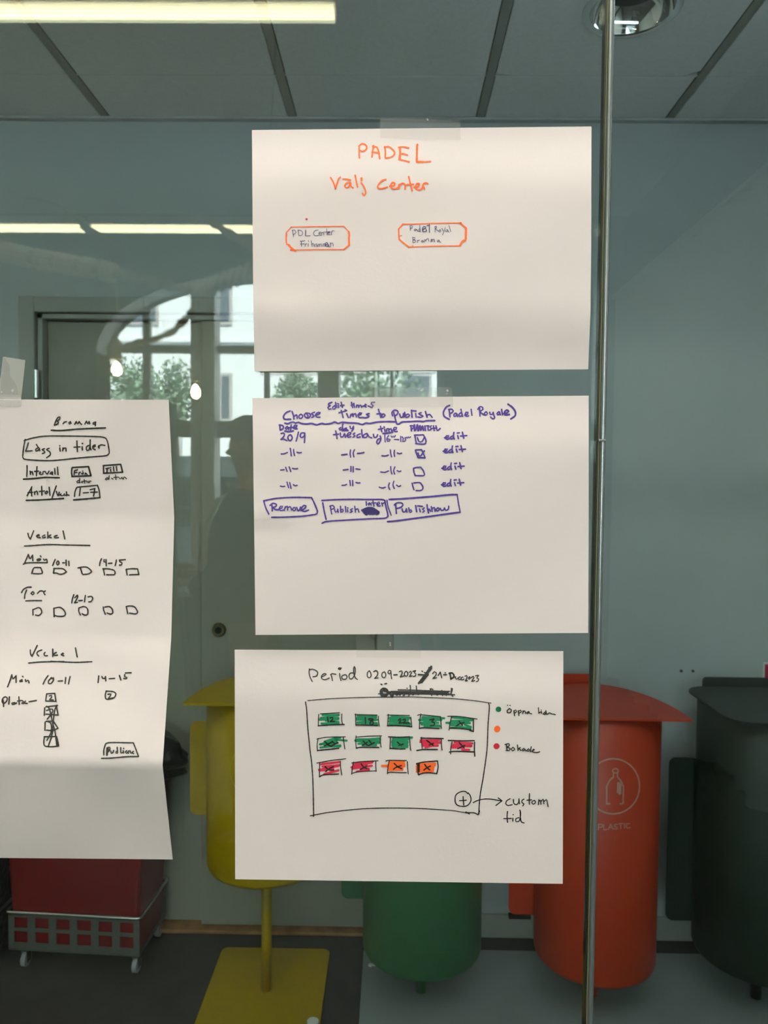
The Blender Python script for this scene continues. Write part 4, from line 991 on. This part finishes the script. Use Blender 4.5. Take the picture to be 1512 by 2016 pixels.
def tree(px, py, D, R, H, label):
    c = seen(px, py, D)
    t = empty('tree', (c.x, c.y, -0.2)); tag(t, label, 'tree', 'trees outside the arched window')
    bm = bmesh.new(); tube(bm, [(0, 0, 0), (0.05, 0, 1.2), (0, 0.05, c.z+0.2-R*0.2)], [0.09, 0.07, 0.03], 10)
    put('trunk', bm, 'trunk', t, True)
    bm = bmesh.new(); rg = random.Random(int(px))
    for _ in range(1500):
        u = Vector((rg.gauss(0, 1), rg.gauss(0, 1), rg.gauss(0, 1))).normalized()*(rg.random()**0.6)
        q = Vector((u.x*R, u.y*R*0.8, c.z+0.2+u.z*H))
        a = Vector((rg.gauss(0, 1), rg.gauss(0, 1), rg.gauss(0, 1))).normalized()
        b = a.cross(Vector((rg.gauss(0, 1), rg.gauss(0, 1), rg.gauss(0, 1)))).normalized()
        s = rg.uniform(0.025, 0.05)
        bm.faces.new([bm.verts.new(q+v) for v in (a*s, b*s*0.6, -a*s, -b*s*0.6)])
    f = put('foliage', bm, 'leaf', t); f['kind'] = 'stuff'
tree(262, 775, 10.5, 0.42, 0.52, 'leafy green tree outside, reflected between the two glowing bulbs')
tree(345, 780, 11.5, 0.34, 0.60, 'slim leafy green tree outside, reflected beside the lower glowing bulb')
tree(585, 785, 11.0, 0.36, 0.40, 'leafy green tree outside, reflected in the gap under the topmost sheet')
tree(730, 775, 10.0, 0.75, 0.40, 'broad leafy green tree outside, reflected just above the tape of the middle sheet')
# van
vc = seen(430, 1040, 8.3)
van = empty('parked_van', (vc.x-0.2, vc.y, -0.2)); tag(van, 'pale blue grey parked van outside, reflected left of the standing person', 'van')
side = [(-1.9, 0.35), (1.9, 0.35), (1.95, 1.0), (1.6, 1.2), (1.1, 1.85), (0.9, 1.95), (-1.8, 1.95), (-1.95, 1.7)]
bm = bmesh.new(); prism(bm, side, 'Y', -0.85, 0.85); put('bodywork', bm, 'van', van)
for x in (-1.2, -0.2, 0.75): put('side_window', B(x-0.4, x+0.35, 0.851, 0.862, 1.25, 1.75), 'facade_pane', van)
for x in (-1.25, 1.25):
    for y in (-0.78, 0.78):
        bm = bmesh.new(); cyl(bm, (x, y-0.09, 0.33), (x, y+0.09, 0.33), 0.33, n=24); put('wheel', bm, 'hole', van)

# curtain on the right wall
cx_, czt = 1.70, seen(1512, 310, 1.70*FPX/736).z
bm = bmesh.new(); N = 700; y0_, y1_ = -0.35, YWIN+0.02
lo, hi = [], []
for i in range(N+1):
    t = i/N; y = lerp(y0_, y1_, t)
    w = 0.045*sin(t*130+1.5*sin(t*23)) + 0.020*sin(t*57+2)
    lo.append(bm.verts.new((cx_+w*1.15, y, 0.05))); hi.append(bm.verts.new((cx_+w*0.8, y, czt-0.02)))
for i in range(N): bm.faces.new((lo[i], lo[i+1], hi[i+1], hi[i]))
cu = put('curtain', bm, 'curtain', None, True)
md = cu.modifiers.new('thickness', 'SOLIDIFY'); md.thickness = 0.002
tag(cu, 'long white pleated curtain on its rail, reflected right of the glass joint', 'curtain')
put('curtain_rail', B(cx_-0.02, cx_+0.02, y1_, y0_, czt-0.012, czt+0.012), 'sill', cu)

# acoustic raft under the room's ceiling
zr = 3.55
def cxp(px, py): return at(px, py, Z=zr)
p = cxp(648, 245); q = cxp(640, 203)
xr_ = p.x; yr1 = -p.y; yr2 = -q.y
raft = put('acoustic_raft', B(-4.0, xr_, yr2-0.006+0.012, -0.30, zr, zr+0.04), 'raft'); tag(raft, 'white acoustic ceiling raft reflected at the upper left', 'ceiling panel')
put('raft_panel', B(-4.0, xr_, yr1, yr2-0.006, zr, zr+0.04), 'raft', raft)

# linear lamps hanging in the camera's room
zf = 3.10
def lamp(xa, xb, ya, yb, label):
    t = empty('linear_lamp', ((xa+xb)/2, (ya+yb)/2, zf)); tag(t, label, 'ceiling lamp')
    L, Wd = (xb-xa)/2, abs(yb-ya)/2
    put('housing', B(-L, L, -Wd-0.006, Wd+0.006, 0.012, 0.06, bev=0.004), 'fixture', t)
    for s in (-1, 0, 1):
        bm = bmesh.new(); cyl(bm, (-L+0.02, s*Wd*0.66, 0.0), (L-0.02, s*Wd*0.66, 0.0), Wd*0.23, n=12)
        put('tube', bm, 'tube', t)
    for x in (-L, L): put('end_cap', B(x-0.012, x+0.012, -Wd-0.006, Wd+0.006, -0.014, 0.0115, bev=0.003), 'fixture', t)
    for x in (-L*0.8, L*0.8):
        bm = bmesh.new(); cyl(bm, (x, 0, 0.06), (x, 0, 0.445), 0.0015, n=6); put('suspension_wire', bm, 'steel', t)
def zy(py): return -at(700, py, Z=zf).y
lamp(-1.78, at(669, 24, Z=zf).x, zy(10), zy(38), 'linear fluorescent lamp reflected along the top edge of the glass')
xb_ = at(176, 452, Z=zf).x
lamp(xb_-1.55, xb_-0.02, zy(447), zy(458), 'linear fluorescent lamp reflected at the far left, level with the orange boxes')
lamp(xb_+0.02, xb_+1.50, zy(447), zy(458), 'linear fluorescent lamp reflected behind the rope wrapped branch')

lamp(xb_+1.55, xb_+3.05, zy(447), zy(458), 'linear fluorescent lamp added to the far row for more light, hidden behind the topmost sheet')  # hidden extra lamp, added for more light in the room
for x0, x1, lab in ((-1.60, -0.30, 'added wide light panel, unseen, over the left end of the glass, above the frame'), (-0.20, 1.10, 'added wide light panel, unseen, over the glass joint, above the frame')):  # unseen panels added to light the sheets from above
    t = empty('added_panel_lamp', ((x0+x1)/2, -0.50, 3.14)); tag(t, lab, 'ceiling lamp')
    L = (x1-x0)/2
    put('housing', B(-L, L, -0.125, 0.125, 0.0, 0.05, bev=0.004), 'fixture', t)
    put('diffuser', B(-L+0.02, L-0.02, -0.105, 0.105, -0.006, -0.0005), 'added_panel', t)
for x0, x1, lab in ((-1.60, -0.30, 'second added wide light panel, unseen, back from the glass, left of the two'), (-0.20, 1.10, 'second added wide light panel, unseen, back from the glass, right of the two')):  # further unseen panels, added to light the branch and the sheets
    t = empty('added_panel_lamp', ((x0+x1)/2, -1.25, 3.14)); tag(t, lab, 'ceiling lamp')
    L = (x1-x0)/2
    put('housing', B(-L, L, -0.125, 0.125, 0.0, 0.05, bev=0.004), 'fixture', t)
    put('diffuser', B(-L+0.02, L-0.02, -0.105, 0.105, -0.006, -0.0005), 'added_panel_back', t)
bm = bmesh.new(); tube(bm, [seen(548, -60, 3.4), seen(541, 100, 3.4), seen(536, 200, 3.4), seen(531, 265, 3.4)], 0.004, 8)
tag(put('hanging_cable', bm, 'cable'), 'thin dark cable hanging from the ceiling, reflected above the left corner of the topmost sheet', 'cable')
for lx_, ly_, lz_, tm, L, lab in ((-2.9, 0.95, 2.48, 'unseen_warm_tube', 0.6, 'unseen warm tubular lamp added in the bin room for warm light from the left, beyond the left edge'), (0.60, 0.35, 2.27, 'unseen_cool_tube', 0.6, 'added cool tubular lamp, unseen, in the bin room just inside the glass, above the frame')):  # unseen lamps added to light the bin room, the warm one from the left
    t = empty('unseen_tube_lamp', (lx_, ly_, lz_)); tag(t, lab, 'ceiling lamp')
    bm = bmesh.new(); cyl(bm, (-L, 0, 0), (L, 0, 0), 0.03, n=16); put('tube', bm, tm, t)
    for x in (-L-0.015, L+0.015): put('end_cap', B(x-0.014, x+0.014, -0.034, 0.034, -0.034, 0.034, bev=0.004), 'fixture', t)
    for x in (-L+0.1, L-0.1):
        bm = bmesh.new(); cyl(bm, (x, 0, 0.03), (x, 0, CZ-lz_-0.006), 0.0015, n=6); put('suspension_wire', bm, 'steel', t)

# branch wrapped with rope, with hanging bulbs
DB = 3.0
def bp(pts, D=DB): return [seen(x, y, D) for x, y in pts]
def dens(pts, k=5):
    out = []
    for a, b in zip(pts, pts[1:]):
        for i in range(k): out.append(tuple(lerp(a[j], b[j], i/k) for j in (0, 1)))
    out.append(pts[-1]); return out
br = empty('branch', tuple(seen(200, 530, DB))); tag(br, 'long bare branch partly wrapped with pale rope, reflected at the left', 'branch')
def local(ps, root): return [p-Vector(root.location) for p in ps]
main = dens([(-420, 440), (-200, 470), (-10, 492), (60, 508), (120, 518), (190, 530), (250, 543), (310, 556), (350, 566), (395, 572), (430, 556), (495, 532), (560, 505), (640, 488)])
bm = bmesh.new(); tube(bm, local(bp(main), br), [0.019+0.006*sin(i*1.7) for i in range(len(main))], 9, 0.15); put('stem', bm, 'bark', br, True)
for pts, r0, r1 in (([(355, 436), (385, 424), (405, 428), (440, 452), (495, 482), (560, 525)], 0.007, 0.022),
                    ([(395, 578), (385, 600), (370, 622), (340, 652), (300, 668), (262, 674), (240, 685), (215, 705), (188, 714)], 0.017, 0.006),
                    ([(40, 388), (80, 392), (118, 405), (150, 432), (200, 463), (245, 492)], 0.003, 0.008),
                    ([(240, 702), (212, 728), (190, 740)], 0.004, 0.003), ([(-10, 470), (20, 482), (60, 500)], 0.005, 0.01)):
    q = dens(pts, 4)
    bm = bmesh.new(); tube(bm, local(bp(q, DB+0.10), br), [lerp(r0, r1, i/(len(q)-1))*(1+0.25*sin(i*2.1)) for i in range(len(q))], 7, 0.15); put('twig', bm, 'bark', br, True)
for a, b, cnt in ((5, 22, 3), (33, 52, 3), (72, 84, 2), (94, 110, 2), (122, 142, 3), (160, 178, 3), (200, 220, 3), (386, 420, 5), (436, 452, 2), (466, 482, 2)):
    for k in range(cnt):
        x = lerp(a, b, k/(cnt-1)); y = poly([(-10, 492), (60, 508), (120, 518), (190, 530), (250, 543), (310, 556), (395, 572), (430, 556), (495, 532)], x)
        bm = bmesh.new(); c = local([seen(x, y, DB)], br)[0]
        loop = [c+Vector((0.008*sin(t*2*pi)+0.004, 0.032*cos(t*2*pi), 0.034*sin(t*2*pi))) for t in [i/14 for i in range(15)]]
        tube(bm, loop, 0.0085, 6); put('rope_wrap', bm, 'rope', br, True)
for i, (px, ct, y0, y1, y2, lab) in enumerate(((228, 562, 668, 706, 742, 'upper left glowing bulb in a cream socket, hanging from the branch'), (384, 592, 712, 750, 787, 'lower right glowing bulb in a cream socket, hanging from the branch'))):
    a, b, c, d = seen(px, ct, DB), seen(px, y0, DB), seen(px, y1, DB), seen(px, y2, DB)
    o = Vector((b.x, b.y, b.z))
    lb = empty('pendant_bulb', tuple(o)); tag(lb, lab, 'light bulb')
    bm = bmesh.new(); tube(bm, [a-o, (a+b)/2-o+Vector((0.006, 0, 0)), Vector((0, 0, 0))], 0.0035, 8); put('cord', bm, 'rope', lb, True)
    h = o.z-c.z
    bm = bmesh.new(); spin(bm, [(0.006, 0.004), (0.013, 0.0), (0.019, -0.012), (0.021, -h*0.6), (0.021, -h), (0.004, -h-0.001)], 0, 0, 24); put('socket', bm, 'socket', lb, True)
    g = c.z-d.z
    prof = [(0.014, -h-0.002), (0.016, -h-g*0.12), (0.024, -h-g*0.35), (0.030, -h-g*0.6), (0.028, -h-g*0.8), (0.018, -h-g*0.97), (0.002, -h-g*1.04)]
    bm = bmesh.new(); spin(bm, prof, 0, 0, 24); gb = put('glass_bulb', bm, 'bulb_glass', lb, True)
    bm = bmesh.new(); spin(bm, [(0.002, -h-g*0.14), (0.010, -h-g*0.25), (0.017, -h-g*0.5), (0.017, -h-g*0.72), (0.010, -h-g*0.9), (0.001, -h-g*0.93)], 0, 0, 16); put('filament', bm, 'filament', lb, True)

# ------------------------------------------------------------------ the person standing in the room
def skinned(name, chains, m, parent, sub=2):
    """chains: list of lists of (x, y, z, r); each chain may start with an index of an earlier vertex"""
    vs, es, rad, roots = [], [], [], []
    for ch in chains:
        prev = None
        st = 0
        if isinstance(ch[0], int): prev = ch[0]; st = 1
        else: roots.append(len(vs))
        for x, y, z, r in ch[st:]:
            vs.append((x, y, z)); rad.append(r)
            if prev is not None: es.append((prev, len(vs)-1))
            prev = len(vs)-1
    me = bpy.data.meshes.new(name); me.from_pydata(vs, es, []); me.update()
    o = bpy.data.objects.new(name, me); COL.objects.link(o)
    o.modifiers.new('skin', 'SKIN').use_smooth_shade = True
    if not me.skin_vertices: return o
    for i, r in enumerate(rad):
        rr = r if isinstance(r, tuple) else (r, r)
        me.skin_vertices[0].data[i].radius = rr
        me.skin_vertices[0].data[i].use_root = (i in roots)
    s = o.modifiers.new('sub', 'SUBSURF'); s.levels = sub; s.render_levels = sub
    me.materials.append(M[m])
    if parent is not None: o.parent = parent
    return o
pr = seen(484, 949, 3.1)
man = empty('person', (pr.x, pr.y, 0), 0.0)
tag(man, 'person in a dark jacket, head bowed over both hands, reflected beside the middle sheet', 'person')
# local frame: faces -x; y is sideways
hd = Vector((-0.010, 0, 1.650))
body_ch = [[(0.03, 0, 0.97, 0.13), (0.035, 0, 1.12, 0.125), (0.04, 0, 1.28, 0.15), (0.045, 0, 1.42, 0.12), (0.03, 0, 1.50, 0.058), (0.012, 0, 1.565, 0.060), (0.0, 0, 1.64, 0.088), (0.004, 0, 1.715, 0.070)],
           [0, (0.03, 0.10, 0.90, 0.085), (0.015, 0.11, 0.52, 0.058), (0.04, 0.11, 0.10, 0.042), (-0.07, 0.12, 0.045, 0.038), (-0.14, 0.12, 0.035, 0.028)],
           [0, (0.03, -0.10, 0.90, 0.085), (0.01, -0.11, 0.52, 0.058), (0.03, -0.11, 0.10, 0.042), (-0.08, -0.12, 0.045, 0.038), (-0.15, -0.12, 0.035, 0.028)],
           [3, (0.03, 0.17, 1.39, 0.062), (-0.02, 0.235, 1.14, 0.046), (-0.15, 0.17, 1.09, 0.035), (-0.20, 0.11, 1.10, 0.026)],
           [3, (0.03, -0.17, 1.39, 0.062), (-0.03, -0.235, 1.14, 0.046), (-0.15, -0.17, 1.10, 0.035), (-0.21, -0.10, 1.11, 0.026)]]
skinned('body', body_ch, 'skin', man)
for sgn, wx_, wz_ in ((1, -0.20, 1.10), (-1, -0.21, 1.11)):
    y0 = 0.11 if sgn > 0 else -0.10
    ch = [[(wx_, y0, wz_, (0.026, 0.018)), (wx_-0.035, y0-0.014*sgn, wz_+0.006, (0.036, 0.015)), (wx_-0.075, y0-0.028*sgn, wz_+0.010, (0.038, 0.013))]]
    for k, (dz, ln) in enumerate(((0.030, 0.062), (0.011, 0.072), (-0.009, 0.068), (-0.028, 0.054))):
        bx, by, bz = wx_-0.070, y0-0.024*sgn, wz_+0.008+dz
        ch.append([(bx, by, bz, 0.009), (bx-ln*0.5, by-0.012*sgn, bz, 0.009), (bx-ln*0.85, by-0.036*sgn, bz-0.004, 0.008), (bx-ln*0.80, by-0.056*sgn, bz-0.006, 0.007)])
    ch.append([(wx_-0.025, y0-0.006*sgn, wz_+0.028, 0.011), (wx_-0.050, y0-0.030*sgn, wz_+0.050, 0.010), (wx_-0.070, y0-0.050*sgn, wz_+0.052, 0.008)])
    skinned('hand', ch, 'skin', man, 1)
# face features
bm = bmesh.new()
for v in [(-0.105, 0, 1.628)]:
    cyl(bm, (-0.048, 0, 1.662), (-0.076, 0, 1.620), 0.007, 0.014, 10)
put('nose', bm, 'skin', man, True)
bm = bmesh.new(); box(bm, -0.072, -0.045, -0.024, 0.024, 1.590, 1.598, bev=0.003); put('mouth', bm, 'skin', man, True)
bm = bmesh.new()
bm.free()
for y in (-0.030, 0.030):
    bm = bmesh.new(); bmesh.ops.create_uvsphere(bm, u_segments=12, v_segments=8, radius=0.009, matrix=Matrix.Translation((-0.056, y*0.9, 1.662)))
    put('eye', bm, 'eye', man, True)
for y in (-0.088, 0.088):
    bm = bmesh.new(); bmesh.ops.create_uvsphere(bm, u_segments=12, v_segments=8, radius=1, matrix=Matrix.Translation((0.010, y, 1.650)) @ Matrix.Diagonal((0.018, 0.010, 0.032, 1)))
    put('ear', bm, 'skin', man, True)
bm = bmesh.new(); bmesh.ops.create_uvsphere(bm, u_segments=40, v_segments=24, radius=1)
rg = random.Random(11)
for v in bm.verts:
    d = v.co.copy(); k = 1+rg.uniform(-0.03, 0.05)
    v.co = Vector((0.014+d.x*0.096*k, d.y*0.088*k, 1.692+d.z*0.088*k))
bmesh.ops.delete(bm, geom=[v for v in bm.verts if v.co.z < 1.665 and v.co.x < 0.03 or v.co.z < 1.600 or (v.co.x < -0.060 and v.co.z < 1.705)], context='VERTS')
put('hair', bm, 'hair', man, True)
jk = [[(0.03, 0, 0.88, (0.22, 0.20)), (0.025, 0, 1.12, (0.21, 0.19)), (0.02, 0, 1.28, (0.22, 0.19)), (0.025, 0, 1.40, (0.18, 0.15)), (0.030, 0, 1.485, 0.085)],
      [3, (0.025, 0.17, 1.39, 0.095), (-0.03, 0.240, 1.14, 0.085), (-0.13, 0.178, 1.09, 0.062), (-0.175, 0.135, 1.095, 0.052)],
      [3, (0.025, -0.17, 1.39, 0.095), (-0.04, -0.240, 1.14, 0.085), (-0.13, -0.178, 1.10, 0.062), (-0.180, -0.128, 1.105, 0.052)]]
skinned('jacket', jk, 'jacket', man)
tr_ = [[(0.03, 0, 0.96, 0.145), (0.03, 0, 0.90, 0.13)], [1, (0.03, 0.10, 0.84, 0.10), (0.015, 0.11, 0.50, 0.075), (0.035, 0.11, 0.10, 0.065)], [1, (0.03, -0.10, 0.84, 0.10), (0.01, -0.11, 0.50, 0.075), (0.025, -0.11, 0.10, 0.065)]]
skinned('trousers', tr_, 'trousers', man)
for s, x in ((1, 0.0), (-1, -0.01)):
    skinned('shoe', [[(0.05+x, 0.115*s, 0.045, 0.045), (-0.05+x, 0.12*s, 0.040, 0.048), (-0.15+x, 0.12*s, 0.032, 0.036)]], 'hole', man, 2)
bm = bmesh.new()
for s in (1, -1):
    tube(bm, [(0.03, 0.06*s, 1.50), (-0.10, 0.085*s, 1.43), (-0.170, 0.07*s, 1.30), (-0.185, 0.04*s, 1.18), (-0.170, 0.01*s, 1.10)], 0.012, 6)
put('shoulder_strap', bm, 'lanyard', man, True)
cp = Vector((pr.x-0.275, pr.y, 1.075))
bm = bmesh.new(); spin(bm, [(0.001, 0), (0.030, 0), (0.036, 0.09), (0.037, 0.092), (0.033, 0.088), (0.029, 0.006)], 0, 0, 28)
cup = put('cup', bm, 'cup', None, True); cup.location = cp
tag(cup, 'rust red cup held in the hands of the reflected person', 'cup')
